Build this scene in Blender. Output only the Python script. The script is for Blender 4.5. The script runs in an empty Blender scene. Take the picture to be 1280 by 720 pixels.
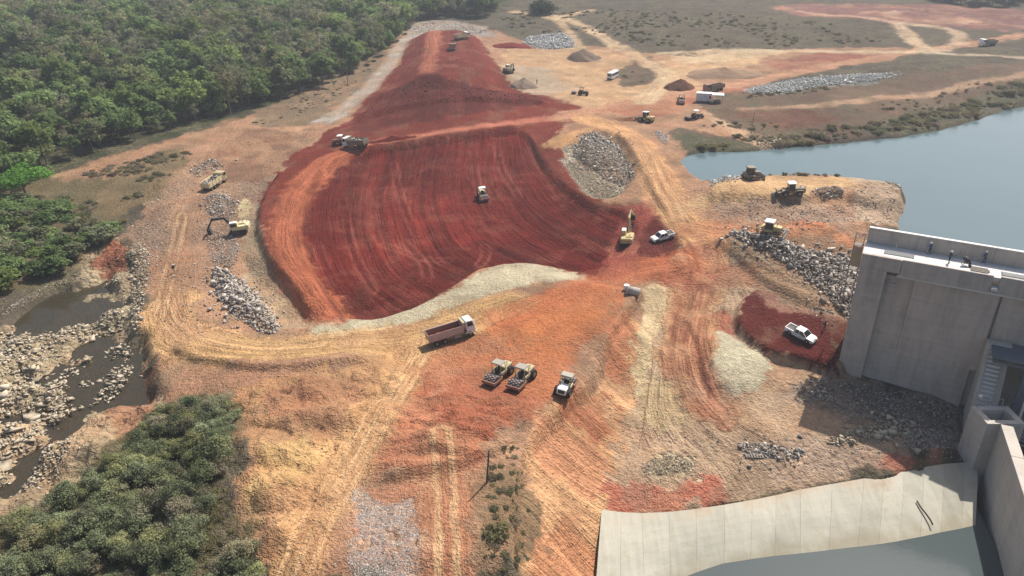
import bpy, bmesh, math, random
import numpy as np
from mathutils import Vector, Matrix

random.seed(7)
RS = np.random.RandomState(11)
scene = bpy.context.scene
COL = scene.collection

# ------------------------------------------------------------------ camera
CAM_H, FPX = 58.0, 950.0
PITCH = math.atan(476.0 / FPX)
cam_d = bpy.data.cameras.new("camera")
cam = bpy.data.objects.new("camera", cam_d)
COL.objects.link(cam)
cam.location = (0, 0, CAM_H)
cam.rotation_euler = (math.pi / 2 - PITCH, 0, 0)
cam_d.sensor_width = 36.0
cam_d.lens = FPX / 1280.0 * 36.0
cam_d.clip_start = 1.0
cam_d.clip_end = 20000.0
scene.camera = cam

# ------------------------------------------------------------------ sky, sun, exposure
SUN_EL = math.radians(53)
SUN_AZ = math.atan2(0.62, 0.78)          # from +Y towards +X : the sun stands behind and right of the site
world = bpy.data.worlds.new("World")
scene.world = world
world.use_nodes = True
wn = world.node_tree
wn.nodes.clear()
sky = wn.nodes.new("ShaderNodeTexSky")
sky.sky_type = 'NISHITA'
sky.sun_disc = False
sky.sun_elevation = SUN_EL
sky.sun_rotation = SUN_AZ
sky.air_density = 1.0
sky.dust_density = 3.0
bg = wn.nodes.new("ShaderNodeBackground")
bg.inputs[1].default_value = 0.105
wo = wn.nodes.new("ShaderNodeOutputWorld")
wn.links.new(sky.outputs[0], bg.inputs[0])
wn.links.new(bg.outputs[0], wo.inputs[0])
sun_d = bpy.data.lights.new("sun", 'SUN')
sun_d.energy = 5.0
sun_d.angle = math.radians(0.6)
sun_d.color = (1.0, 0.955, 0.89)
sun = bpy.data.objects.new("sun", sun_d)
COL.objects.link(sun)
sdir = Vector((math.sin(SUN_AZ) * math.cos(SUN_EL), math.cos(SUN_AZ) * math.cos(SUN_EL), math.sin(SUN_EL)))
sun.rotation_euler = sdir.to_track_quat('Z', 'Y').to_euler()
sun.location = sdir * 300
vs = scene.view_settings
vs.view_transform = 'Standard'
vs.look = 'None'
vs.exposure = 0.41
vs.gamma = 1.0
vs.use_curve_mapping = False
scene.cycles.max_bounces = 6
scene.cycles.diffuse_bounces = 2
scene.cycles.glossy_bounces = 2
scene.cycles.transmission_bounces = 3
scene.cycles.volume_bounces = 0
scene.cycles.transparent_max_bounces = 6
scene.cycles.use_denoising = True
HAZE = 0.00029

# ------------------------------------------------------------------ pixel <-> place helpers
_c, _s = math.cos(PITCH), math.sin(PITCH)
def rays(px):
    px = np.atleast_2d(np.asarray(px, float))
    u = (px[:, 0] - 640) / FPX
    v = (px[:, 1] - 360) / FPX
    return np.stack([u, _c - v * _s, -_s - v * _c], 1)
def PZ(px, py, z):
    d = rays([(px, py)])[0]
    t = (z - CAM_H) / d[2]
    return Vector((d[0] * t, d[1] * t, z))

def lin(c):
    c = np.asarray(c, float) / 255.0
    return np.where(c <= 0.04045, c / 12.92, ((c + 0.055) / 1.055) ** 2.4)
KSUN = np.array([1.58, 1.52, 1.50])
def soil(r, g, b, k=KSUN):
    return lin((r, g, b)) / k

# ------------------------------------------------------------------ noise
def _hash(ix, iy, seed):
    h = (ix.astype(np.int64) * 374761393 + iy.astype(np.int64) * 668265263 + seed * 1274126177) & 0xFFFFFFFF
    h = ((h ^ (h >> 13)) * 1274126177) & 0xFFFFFFFF
    h = (h ^ (h >> 16)) & 0xFFFFFF
    return h / float(0xFFFFFF)
def vnoise(x, y, seed=0):
    ix = np.floor(x); iy = np.floor(y)
    fx = x - ix; fy = y - iy
    fx = fx * fx * fx * (fx * (fx * 6 - 15) + 10); fy = fy * fy * fy * (fy * (fy * 6 - 15) + 10)
    a = _hash(ix, iy, seed); b = _hash(ix + 1, iy, seed)
    c = _hash(ix, iy + 1, seed); d = _hash(ix + 1, iy + 1, seed)
    return (a + (b - a) * fx) * (1 - fy) + (c + (d - c) * fx) * fy - 0.5
def fbm(x, y, scale, octv=4, seed=0, gain=0.5):
    o = 0; a = 1.0; f = 1.0 / scale
    for k in range(octv):
        o = o + a * vnoise(x * f + 17.3 * k, y * f - 9.1 * k, seed + k)
        a *= gain; f *= 2.03
    return o
def sstep(a, b, x):
    t = np.clip((x - a) / (b - a), 0, 1)
    return t * t * (3 - 2 * t)

# ------------------------------------------------------------------ terrain heights: spot heights (pixel, metres)
CTRL = [
 # foreground
 (350,720,-.8),(440,650,-.4),(560,700,-.4),(480,600,0),(540,520,0),(620,560,0),(640,500,.2),(700,440,.2),(565,420,0),
 (420,440,-.2),(300,440,-.8),(620,640,-.6),(600,720,-1),(650,600,-.6),(645,720,-1.6),(380,560,.6),(320,640,.4),(330,560,.3),
 (400,500,.2),(520,470,0),(700,505,0),(755,425,.2),(795,368,.3),
 # slope down to the spillway basin
 (700,640,-2.4),(752,637,-6.2),(700,720,-4.2),(748,720,-9),(760,560,-4.6),(800,540,-4.8),(790,480,-4.2),(840,395,-2.4),(800,440,-2.0),(825,420,-2.6),
 (690,800,-5),(600,800,-1.5),(400,800,-1),(200,800,-3),(0,800,-5),
 (870,430,-3),(870,380,-2),(900,500,-3.6),(1000,540,-4.5),(1150,545,-4.8),(900,590,-5),(1100,590,-5.5),(1190,565,-5.6),(830,600,-5.2),
 (910,450,-2.6),(830,520,-4),(960,460,-2.8),
 # pickup shelf and dam toe
 (1000,420,-1.6),(940,390,-1.2),(1040,440,-2.2),(1030,470,-3.2),(1045,465,-3.4),(1100,490,-4),(1205,505,-4.6),(1240,480,-4.6),
 (870,330,0),(855,290,1.8),(900,350,-.6),(940,350,-.2),
 # riprap slope, upstream cofferdam, peninsula
 (920,300,2.8),(1000,318,3.2),(1050,350,2.2),(1040,385,.2),(1000,372,.3),(964,292,5),(1030,300,6),(1060,310,5.6),(1000,290,5.4),
 (900,258,4.6),(950,262,5.6),(1040,262,6),(900,236,6),(985,240,6.4),(1060,238,6.6),(1100,245,6.4),(1085,290,6),(1120,275,5.2),(935,222,5.6),(1000,222,5.4),
 # main fill
 (420,220,1.2),(500,200,2.2),(450,320,0),(430,380,-.9),(560,300,0),(604,240,1.0),(650,200,1.9),(700,260,1.2),(740,310,.3),(620,335,-.5),(520,385,-.9),
 (640,350,-.1),(540,390,-.4),(690,345,.1),(770,330,.4),(828,300,.9),(785,300,.7),(850,325,1),(780,360,.3),
 (440,188,3),(400,205,2.6),(365,245,2),(350,290,1.4),(358,325,1.0),(385,360,.6),(415,392,.0),(500,178,3.6),(600,163,4.6),(660,156,5),(700,150,5.2),
 (320,250,0),(310,300,-1.2),(330,350,-1.3),(365,395,-1.3),(395,410,-.8),(345,225,.6),(390,180,1.8),
 (430,165,3.4),(540,140,6),(620,138,5.8),(690,135,5.6),(540,112,7.6),(480,120,6),(610,112,7),
 (540,50,9.5),(560,48,9.5),(540,80,8.6),(575,85,8.4),(640,112,5.4),(615,80,6.4),(598,50,8),(505,80,5.4),(520,48,8),(470,110,4),(445,140,3),
 (690,185,3.6),(720,230,2.4),(750,250,2.2),(712,205,2.6),(740,160,5.4),(760,190,5.4),(790,215,4.6),(800,185,5.8),(825,240,4),(845,265,3),
 # left bench, river
 (230,330,-1.4),(215,390,-1.3),(240,430,-1.0),(200,250,.2),(250,240,0),(290,215,.6),(170,300,-1.6),(180,360,-2.6),(185,420,-3.2),(200,470,-2.6),(215,500,-1.6),
 (150,375,-4.6),(100,370,-4.8),(60,390,-4.8),(150,450,-4.8),(120,480,-4.8),(170,500,-4.5),(40,440,-4.2),(20,500,-4.3),(40,590,-4.2),(0,640,-4.4),(0,450,-4.0),
 (130,520,-3.6),(90,600,-3.4),(180,530,-2.6),(230,560,-1.2),(200,640,-1.8),(100,690,-3),(290,600,0),(270,700,-1),(250,520,-.8),
 (-200,500,-4.3),(-200,650,-4.5),(-200,380,-2),
 # left bank and woods
 (140,290,-2),(60,330,-2.8),(20,380,-3.6),(60,240,-1),(0,300,-1.6),(150,215,.6),(200,190,1.6),(300,160,2),(380,130,2.4),(0,200,1),(-200,200,2),
 (0,100,4),(200,100,4),(400,70,5),(200,40,7),(0,30,8),(500,20,8),(400,20,8),(600,5,10),(-300,30,9),(-300,100,5),
 (560,30,9),(640,30,8.6),
 # upstream plain on the right
 (680,90,6),(680,55,7.5),(760,92,6),(720,125,5.6),(800,128,5.6),(800,65,8),(850,105,6.2),(900,125,6.2),(900,85,7.4),(1000,60,9),(1000,105,7.4),(1200,60,10),
 (880,155,6.2),(950,160,5.8),(1000,150,6.6),(1100,130,7.4),(1250,108,8),(1280,90,9),(1400,90,9),(860,192,5.0),(930,188,5.2),(980,183,5.2),(1080,172,5.2),(1150,166,5.2),(1210,150,5.2),(1260,133,5.2),(1340,112,5.4),(1500,100,6),
 (900,35,11),(1100,25,13),(1280,35,12),(700,15,11),(800,5,13),(1100,5,15),(1280,5,15),(1500,30,13),
 # reservoir floor
 (1000,205,3),(1150,220,3),(1280,200,3),(1250,270,3),(1400,250,3),(1400,160,3.5),(900,207,3.8),
 # right, powerhouse pit
 (1300,520,-9),(1400,500,-8),(1300,640,-11),(1400,700,-9),(1100,720,-12),(1000,760,-12),(1200,720,-12),(1600,500,0),(1700,350,2),(1450,400,-4),
]
far = [(-500,600,14),(0,700,18),(500,650,18),(-900,1200,20),(0,1500,22),(900,1200,20),(-2500,3500,26),(0,4500,26),(2500,3500,26),(-5000,3000,26),(5000,3000,26),(300,450,15),(-350,300,7),(380,250,10),(450,120,6),(-250,90,1),(-160,40,-3),(200,40,-4),(0,25,-3),(-300,0,0),(300,0,2)]
cx, cz = [], []
for (px, py, z) in CTRL:
    p = PZ(px, py, z)
    cx.append((p.x, p.y)); cz.append(z)
for (x, y, z) in far:
    cx.append((x, y)); cz.append(z)
cx = np.array(cx); cz = np.array(cz)
RBC = 3.0
def _phi(d2): return -np.sqrt(d2 + RBC * RBC)
D2 = ((cx[:, None] - cx[None]) ** 2).sum(-1)
n = len(cx)
A = np.zeros((n + 1, n + 1))
A[:n, :n] = _phi(D2) + np.eye(n) * (-0.6) * -1.0
A[:n, n] = 1; A[n, :n] = 1
W = np.linalg.solve(A, np.concatenate([cz, [0]]))
def base_h(x, y):
    x = np.asarray(x, float).ravel(); y = np.asarray(y, float).ravel()
    out = np.full(x.shape, W[n])
    for k in range(n):
        out += W[k] * -np.sqrt((x - cx[k, 0]) ** 2 + (y - cx[k, 1]) ** 2 + RBC * RBC)
    return out

# polar grid under the camera (real ground, dense near, sparse far)
R0, R1, NR = 36.0, 900.0, 620
R2, NR2 = 7000.0, 40
A0, A1, NA = math.radians(-56), math.radians(56), 960
rr = np.concatenate([np.exp(np.linspace(math.log(R0), math.log(R1), NR)), np.exp(np.linspace(math.log(R1), math.log(R2), NR2 + 1))[1:]])
aa = np.linspace(A0, A1, NA)
GX = (rr[:, None] * np.sin(aa)[None]); GY = (rr[:, None] * np.cos(aa)[None])
NRT = len(rr)
gx = GX.ravel(); gy = GY.ravel()
GZ = base_h(gx, gy)

def grid_h(x, y, Z):
    r = np.hypot(x, y); a = np.arctan2(x, y)
    fi = np.interp(np.log(np.maximum(r, R0)), np.log(rr), np.arange(NRT)); fj = np.clip((a - A0) / (A1 - A0) * (NA - 1), 0, NA - 1.001)
    i = np.clip(fi.astype(int), 0, NRT - 2); j = fj.astype(int)
    u = fi - i; v = fj - j
    Zg = Z.reshape(NRT, NA)
    return (Zg[i, j] * (1 - u) * (1 - v) + Zg[i + 1, j] * u * (1 - v) + Zg[i, j + 1] * (1 - u) * v + Zg[i + 1, j + 1] * u * v)
def hits(px, Z=None):
    """pixels -> places where the sight line meets the ground"""
    Zs = GZ if Z is None else Z
    d = rays(px)
    hz = np.hypot(d[:, 0], d[:, 1])
    t0 = np.full(len(d), 40.0) / hz
    tt = np.exp(np.linspace(math.log(40), math.log(3500), 420))
    done = np.zeros(len(d), bool); lo = t0.copy(); hi = t0.copy()
    prev = t0.copy()
    for q in tt:
        t = q / hz
        below = (CAM_H + d[:, 2] * t) < grid_h(d[:, 0] * t, d[:, 1] * t, Zs)
        new = below & ~done
        lo[new] = prev[new]; hi[new] = t[new]
        done |= below
        prev = t
    hi[~done] = prev[~done]; lo[~done] = prev[~done]
    for _ in range(12):
        m = (lo + hi) / 2
        b = (CAM_H + d[:, 2] * m) < grid_h(d[:, 0] * m, d[:, 1] * m, Zs)
        hi = np.where(b, m, hi); lo = np.where(b, lo, m)
    return d[:, :2] * hi[:, None]

def sdf(poly, x, y, margin):
    """signed distance to a closed outline (negative inside), only near it; big elsewhere"""
    poly = np.asarray(poly, float)
    out = np.full(x.shape, 1e3)
    lo = poly.min(0) - margin; hi = poly.max(0) + margin
    idx = np.nonzero((x > lo[0]) & (x < hi[0]) & (y > lo[1]) & (y < hi[1]))[0]
    if len(idx) == 0: return out
    X = x[idx]; Y = y[idx]
    d2 = np.full(X.shape, 1e12); ins = np.zeros(X.shape, bool)
    m = len(poly)
    for k in range(m):
        ax, ay = poly[k]; bx, by = poly[(k + 1) % m]
        ex, ey = bx - ax, by - ay
        t = np.clip(((X - ax) * ex + (Y - ay) * ey) / (ex * ex + ey * ey + 1e-9), 0, 1)
        d2 = np.minimum(d2, (X - ax - t * ex) ** 2 + (Y - ay - t * ey) ** 2)
        cond = (ay > Y) != (by > Y)
        if ey != 0: ins ^= cond & (X < ex * (Y - ay) / ey + ax)
    sd = np.sqrt(d2) * np.where(ins, -1, 1)
    out[idx] = sd
    return out
def linedist(line, x, y, margin):
    """distance to an open line, signed across value and distance along"""
    line = np.asarray(line, float)
    dist = np.full(x.shape, 1e3); acr = np.zeros(x.shape); alo = np.zeros(x.shape)
    lo = line.min(0) - margin; hi = line.max(0) + margin
    idx = np.nonzero((x > lo[0]) & (x < hi[0]) & (y > lo[1]) & (y < hi[1]))[0]
    if len(idx) == 0: return dist, acr, alo
    X = x[idx]; Y = y[idx]
    best = np.full(X.shape, 1e6); ac = np.zeros(X.shape); al = np.zeros(X.shape); acc = 0
    for k in range(len(line) - 1):
        ax, ay = line[k]; ex, ey = line[k + 1] - line[k]
        L = math.hypot(ex, ey) + 1e-9
        t = np.clip(((X - ax) * ex + (Y - ay) * ey) / (L * L), 0, 1)
        dx = X - ax - t * ex; dy = Y - ay - t * ey
        d = np.hypot(dx, dy)
        w = d < best
        sg = np.sign(ex * (Y - ay) - ey * (X - ax))
        best = np.where(w, d, best); ac = np.where(w, d * sg, ac); al = np.where(w, acc + t * L, al)
        acc += L
    dist[idx] = best; acr[idx] = ac; alo[idx] = al
    return dist, acr, alo
def smooth_line(pts, k=2):
    pts = np.asarray(pts, float)
    for _ in range(k):
        q = pts[:-1] * .75 + pts[1:] * .25; r = pts[:-1] * .25 + pts[1:] * .75
        mid = np.empty((2 * len(q), 2)); mid[0::2] = q; mid[1::2] = r
        pts = np.concatenate([pts[:1], mid, pts[-1:]])
    return pts
def smooth_poly(pts, k=2):
    pts = np.asarray(pts, float)
    for _ in range(k):
        nx = np.roll(pts, -1, 0)
        mid = np.empty((2 * len(pts), 2)); mid[0::2] = pts * .75 + nx * .25; mid[1::2] = pts * .25 + nx * .75
        pts = mid
    return pts
BASEZ = GZ.copy()
def PG(px, k=2):     # closed outline, photo pixels -> ground
    return smooth_poly(hits(px, BASEZ), k)
def LN(px, k=2):
    return smooth_line(hits(px, BASEZ), k)

# medium wobble used to roughen every outline
WOB = fbm(gx, gy, 9.0, 4, 3)
WOBF = fbm(gx, gy, 2.2, 3, 8)
WOBX = fbm(gx, gy, .9, 2, 9)
WOB2 = fbm(gx, gy, 5.0, 4, 12)

# ---- steps, cuts and shelves
def step(px, dz, w, wob=1.0):
    global GZ
    sd = sdf(PG(px), gx, gy, w + 4) + WOB * wob
    GZ = GZ + dz * sstep(w, -w, sd)
SHELF = [(918,392),(935,368),(965,372),(985,388),(1010,398),(1060,404),(1075,450),(1045,474),(1002,461),(970,454),(936,438),(918,415)]
step(SHELF, 1.7, 0.6, .6)
PENINSULA_UP = [(885,256),(905,247),(950,250),(1000,252),(1050,252),(1085,262),(1128,262),(1125,240),(1080,228),(1000,222),(930,224),(885,232)]
step(PENINSULA_UP, 1.3, 1.2, 1.4)
CREST = [(521,48),(555,45),(592,47),(603,70),(628,104),(560,112),(502,112),(512,80)]
step(CREST, 3.0, 6.0, .6)
MOUND = [(470,118),(500,112),(545,107),(600,112),(640,118),(640,124),(560,126),(480,126)]
step(MOUND, .6, 2.5, 2.0)
FILL = [(398,214),(440,194),(520,178),(600,166),(652,160),(668,186),(690,222),(735,258),(780,264),(800,290),(770,318),(735,340),(690,332),(640,326),(600,335),(560,362),(520,384),(470,398),(425,398),(396,350),(378,300),(380,250)]
step(FILL, -1.1, .9, .3)
PIT = [(703,186),(740,160),(770,168),(797,212),(775,243),(737,250),(712,215)]
step(PIT, -1.6, 1.4, .5)
step([(880,455),(890,412),(930,435),(968,460),(940,500),(900,498)], 0.9, 1.6, .8)
step([(775,370),(815,352),(846,365),(838,400),(812,430),(800,500),(775,470),(770,420)], 0.7, 2.2, 1.0)
step([(845,300),(868,305),(872,335),(860,348),(838,330)], 1.0, 1.6, .8)
step([(300,315),(330,345),(375,375),(400,395),(380,410),(340,395),(305,350)], -0.9, 1.8, .8)
POOL1 = [(8,395),(50,362),(100,352),(150,362),(156,385),(120,402),(60,410),(20,412)]
POOL2 = [(55,460),(90,430),(140,412),(160,395),(175,425),(180,470),(185,512),(150,510),(110,520),(70,560),(40,590),(0,625),(0,600),(40,560),(70,525),(85,500)]
step(POOL1, -1.2, 1.2, 1.4)
step(POOL2, -1.2, 1.2, 1.6)
RES = [(852,197),(880,190),(935,190),(985,185),(1080,175),(1150,168),(1205,155),(1240,142),(1285,126),(1400,110),(1600,125),(1600,330),(1290,330),(1150,330),(1128,285),(1130,262),(1138,238),(1100,232),(1000,222),(930,224),(885,226),(866,212)]
step(RES, -2.6, 2.0, 1.2)

def bank(px, h, w, side, fade=14.0, wob=.7):
    """a crisp break in the ground along a line: one side stands h higher and levels out again behind it"""
    global GZ
    L = smooth_line(hits(px, BASEZ), 2)
    d, ac, al = linedist(L, gx, gy, 3 * fade)
    a_ = ac * side + WOB * wob + WOBF * .25
    ends = sstep(0, 4, al) * sstep(0, 4, al.max() - al)
    GZ = GZ + h * sstep(-w, w, a_) * np.exp(-np.maximum(a_, 0) / fade) * ends * (d < 3 * fade)
bank([(806,366),(792,388),(765,425),(745,472),(712,520),(655,568),(648,640),(640,760)], 1.6, .7, -1, 16)
bank([(205,442),(250,458),(320,466),(400,462),(480,452)], 1.1, .6, 1, 9)
bank([(162,315),(172,350),(184,410),(192,470),(212,506)], .5, .8, 1, 9)
bank([(352,215),(322,262),(322,308),(350,352),(392,402)], 1.6, .9, 1, 7)
bank([(450,612),(520,604),(600,592),(655,556)], .9, .5, 1, 7)
bank([(885,300),(930,330),(985,372),(1040,398)], .9, .6, 1, 8)
bank([(850,395),(872,430),(880,480),(900,508)], .7, .5, 1, 5)
bank([(440,152),(520,132),(600,126),(690,132)], 1.2, .8, 1, 8)
bank([(440,192),(520,179),(600,167),(655,160)], .9, .6, 1, 5)
bank([(768,165),(800,205),(812,245),(840,275)], .8, .5, 1, 5)
bank([(195,240),(240,208),(310,180),(380,168)], .8, .6, 1, 10)
# spillway basin cut
BASIN = [(768,646),(800,644),(870,639),(940,628),(1000,615),(1080,601),(1180,583),(1236,579),(1262,640),(1290,730),(1100,860),(900,860),(760,860),(764,730)]
bsd = sdf(hits(BASIN, BASEZ), gx, gy, 8) + .55 + WOBF * 1.3 + WOB * .5
GZ = GZ - sstep(0.0, -5.5, bsd) * np.maximum(GZ + 12.5, 0) - sstep(0.3, -0.5, bsd) * 1.6

RIVN = sdf(PG([(-200,430),(0,415),(60,395),(130,300),(165,300),(188,420),(190,515),(140,560),(60,640),(-200,700)]), gx, gy, 6)
GZ = GZ + sstep(1.5, -1.5, RIVN) * (fbm(gx, gy, 4.5, 4, 47) * 2.3 + fbm(gx, gy, 1.4, 2, 48) * .35)
COF = sdf(PG([(880,256),(1000,250),(1130,235),(1132,280),(1075,312),(990,285),(900,278)]), gx, gy, 6)
GZ = GZ + sstep(2, -2, COF) * (np.abs(fbm(gx, gy, 4.0, 4, 49)) * 1.5)
# ---- piled earth, furrows, ruts in the geometry
r_all = np.hypot(gx, gy)
amp = np.interp(r_all, [40, 150, 400, 1000, 7000], [1.0, 1.0, 1.4, 3.0, 6.0])
GZ = GZ + fbm(gx, gy, 14.0, 4, 21) * 0.55 * amp + fbm(gx, gy, 2.6, 3, 31) * 0.16
SOFT = sdf(PG([(270,520),(330,470),(480,455),(520,470),(480,520),(430,600),(390,680),(330,720),(290,660),(280,580)]), gx, gy, 6)
GZ = GZ + sstep(2, -3, SOFT) * (np.abs(fbm(gx, gy, 6.5, 4, 41)) * 2.6)
SOFT2 = sdf(PG([(465,520),(560,490),(680,510),(660,545),(600,590),(520,600),(462,600)]), gx, gy, 6)
GZ = GZ + sstep(2, -3, SOFT2) * (np.abs(fbm(gx * .5 + gy * .2, gy, 4.2, 4, 43)) * 2.6)
SOFT3 = sdf(PG([(800,400),(850,390),(900,340),(980,360),(1030,390),(960,380),(900,400),(960,500),(900,600),(800,600),(790,480)]), gx, gy, 6)
GZ = GZ + sstep(2, -3, SOFT3) * (np.abs(fbm(gx, gy, 3.0, 3, 45)) * .7)

# ------------------------------------------------------------------ ground colours (soil types) and track fields
CL = np.zeros((len(gx), 3)); CL[:] = soil(100, 88, 74)
VEG = np.ones(len(gx)); ROCK = np.zeros(len(gx)); TRK = np.zeros(len(gx)); U = np.zeros(len(gx)); LAB = np.zeros(len(gx), int)
LABELS = ['ground']
def label_id(name):
    if name not in LABELS: LABELS.append(name)
    return LABELS.index(name)
def lay(px, col, soft=1.0, wob=1.5, veg=None, rock=None, strength=1.0, label=None, poly=None, spot=None):
    P_ = PG(px) if poly is None else poly
    sd = sdf(P_, gx, gy, soft + 5 * wob + 4) + WOB * wob * 2.4 + WOBF * min(1.2 + wob, 2.4) * (.6 if wob < .9 else 1.0) + WOBX * .8
    soft = soft * .5
    m = sstep(soft, -soft, sd) * strength * (1 - .25 * np.clip(sstep(.05, .35, WOB2), 0, 1))
    if spot: m = m * sstep(spot[0] - .12, spot[0] + .12, fbm(gx, gy, spot[1], 4, int(spot[1] * 10) + 5))
    CL[:] = CL * (1 - m[:, None]) + np.asarray(col)[None] * m[:, None]
    if veg is not None: VEG[:] = VEG * (1 - m) + veg * m
    if rock is not None: ROCK[:] = ROCK * (1 - m) + rock * m
    TRK[:] = TRK * (1 - m)
    if label: LAB[sd < 0] = label_id(label)
    return m
def road(px, width, col, trk=0.8, soft=1.2, wob=.6, strength=.95, label='dirt_road', ruts=None, k=2):
    L = LN(px, k)
    d, ac, al = linedist(L, gx, gy, width + 6)
    sd = d - width / 2 + WOB * wob * 2.6 + WOBF * 1.4 + WOBX * .6
    m = sstep(soft, -soft, sd) * strength * np.clip(.97 + .8 * WOB2, .4, 1)
    CL[:] = CL * (1 - m[:, None]) + np.asarray(col)[None] * m[:, None]
    VEG[:] = VEG * (1 - m); ROCK[:] = ROCK * (1 - m)
    big = m > .35
    U[big] = ac[big] + 13.7 * len(LABELS)
    TRK[:] = TRK * (1 - m) + trk * m
    if label: LAB[sd < 0] = label_id(label)
    TRK[:] = TRK * (1 - .95 * np.exp(-((m - .38) / .13) ** 2) * (d < width + 6))
    if ruts:
        col2, off, w2, st = ruts
        for o in off:
            mm = sstep(w2, w2 * .3, np.abs(ac - o + WOBF * .35)) * (d < width) * st
            CL[:] = CL * (1 - mm[:, None]) + np.asarray(col2)[None] * mm[:, None]
    return m
def field(px_lines, mask, weight):
    """track field: each guide line holds one value, in between it is interpolated"""
    pts, val = [], []
    for v, line in px_lines:
        L = smooth_line(hits(line, BASEZ), 1)
        seg = np.linalg.norm(np.diff(L, axis=0), axis=1); cum = np.concatenate([[0], np.cumsum(seg)])
        q = np.linspace(0, cum[-1], 9)
        pts += list(zip(np.interp(q, cum, L[:, 0]), np.interp(q, cum, L[:, 1]))); val += [v] * 9
    pts = np.array(pts); val = np.array(val, float); m = len(pts)
    B = np.zeros((m + 1, m + 1)); B[:m, :m] = np.sqrt(((pts[:, None] - pts[None]) ** 2).sum(-1) + 4) + np.eye(m) * -.3
    B[:m, m] = 1; B[m, :m] = 1
    w = np.linalg.solve(B, np.concatenate([val, [0]]))
    idx = np.nonzero(mask > .02)[0]
    o = np.full(len(idx), w[m])
    for k in range(m):
        o += w[k] * np.sqrt((gx[idx] - pts[k, 0]) ** 2 + (gy[idx] - pts[k, 1]) ** 2 + 4)
    U[idx] = o
    TRK[idx] = TRK[idx] * (1 - mask[idx]) + weight * mask[idx]

RED = soil(118, 43, 34); RED2 = soil(132, 59, 45); REDL = soil(176, 96, 70); ORANGE = soil(186, 118, 82)
TAN = soil(196, 152, 110); SAND = soil(205, 172, 132); BROWN = soil(142, 108, 86); PALE = soil(206, 198, 172); GREY = soil(150, 140, 128)
YELLOW = soil(204, 166, 112); PINK = soil(176, 120, 98); SCRUB = soil(112, 102, 88); GREENG = soil(92, 92, 66)

# --- woods floor and scrub
lay([(-300,0),(640,-30),(640,22),(530,25),(500,50),(440,100),(300,150),(120,200),(60,230),(-300,260)], soil(70,72,48), 2, 2, veg=1)
lay([(-300,230),(60,222),(150,205),(230,185),(240,200),(190,235),(150,280),(120,330),(60,345),(0,395),(-300,420)], soil(122,106,76), 2, 2, veg=.9)
lay([(640,20),(900,10),(1300,30),(1300,60),(1130,60),(960,62),(830,70),(790,50),(720,20)], soil(104,90,74), 2, 2, veg=1)
lay([(860,130),(930,112),(1130,96),(1300,72),(1300,120),(1250,135),(1200,152),(1080,172),(980,184),(930,190),(860,192),(800,160)], soil(116,92,76), 2, 2, veg=.75)
lay([(880,135),(980,135),(1060,150),(1000,165),(940,150)], soil(112,76,62), 2, 3, veg=.5)
lay([(830,165),(900,170),(960,180),(930,190),(855,193)], soil(96,92,70), 2, 2, veg=.9)
lay([(1060,160),(1150,140),(1300,100),(1300,122),(1210,150),(1100,172)], soil(98,94,74), 2, 2, veg=.9)
lay([(930,5),(1300,8),(1300,38),(1180,34),(1000,20)], soil(136,96,88), 3, 3, veg=0, label='bare_plain')
lay([(1000,12),(1100,14),(1250,26),(1200,30),(1050,20)], soil(190,150,126), 3, 4, veg=0, spot=(.02, 30))

# --- the worked site
SITE = [(300,760),(288,600),(300,525),(215,505),(195,470),(185,420),(165,345),(150,292),(195,235),(180,222),(120,222),(70,228),(78,212),(200,180),(290,152),(390,112),(470,75),(505,40),(525,24),(620,36),(640,48),(720,55),(830,72),(960,60),(1130,58),(1160,66),(1040,85),(930,108),(870,132),(950,180),(905,168),(850,160),(828,170),(862,200),(890,228),(1000,220),(1120,232),(1135,262),(1125,290),(1080,310),(1060,410),(1045,465),(1210,505),(1236,579),(750,640),(742,760)]
lay(SITE, soil(172,132,104), 1.5, 1.6, veg=0, label='site_earth')
lay([(150,292),(195,235),(240,205),(320,175),(400,160),(330,240),(300,300),(240,300),(215,340),(180,330)], soil(148,122,102), 2, 2.0, rock=.45, veg=0)
lay([(225,200),(330,160),(390,175),(330,230),(290,230)], soil(140,106,84), 2, 2, rock=.15, veg=0)
lay([(300,150),(400,95),(480,60),(490,70),(440,120),(400,152),(340,160)], soil(140,116,92), 2, 2, veg=.55)
lay([(150,210),(230,182),(250,200),(200,240),(150,275),(110,260)], soil(134,112,82), 2, 2.2, veg=.7)
lay([(500,48),(525,24),(580,27),(625,40),(600,48),(560,42),(520,50)], soil(164,154,144), 2, 2, rock=.7, veg=0)
lay([(470,430),(540,428),(640,380),(740,350),(800,362),(765,420),(705,500),(640,545),(560,560),(470,540),(500,470)], ORANGE, 1.5, 1.6, label='haul_plateau')
lay([(600,400),(740,352),(775,358),(750,420),(700,480),(640,450)], soil(198,122,78), 2, 2)
lay([(465,520),(560,488),(690,508),(655,550),(600,592),(520,605),(462,605)], soil(172,102,76), 1.5, 1.5)
lay([(500,455),(600,470),(680,490),(620,500),(520,490)], soil(168,100,76), 2, 2, strength=.7)
lay([(272,520),(330,470),(480,452),(515,470),(480,520),(430,600),(390,690),(330,760),(292,660),(280,580)], soil(182,138,100), 1.5, 2.0)
lay([(300,575),(360,540),(420,560),(400,620),(330,660),(300,640)], YELLOW, 2, 2.5, strength=.75)
lay([(330,500),(420,480),(470,490),(430,560),(350,540)], soil(176,122,92), 2, 2.5, strength=.7)
lay([(440,600),(530,600),(530,720),(420,720)], soil(174,114,88), 1.2, 1.2)
lay([(436,622),(452,612),(462,630),(490,640),(522,628),(527,735),(440,735),(432,690),(446,660)], soil(192,176,156), .6, .8, rock=1.0, strength=.5)
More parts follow.
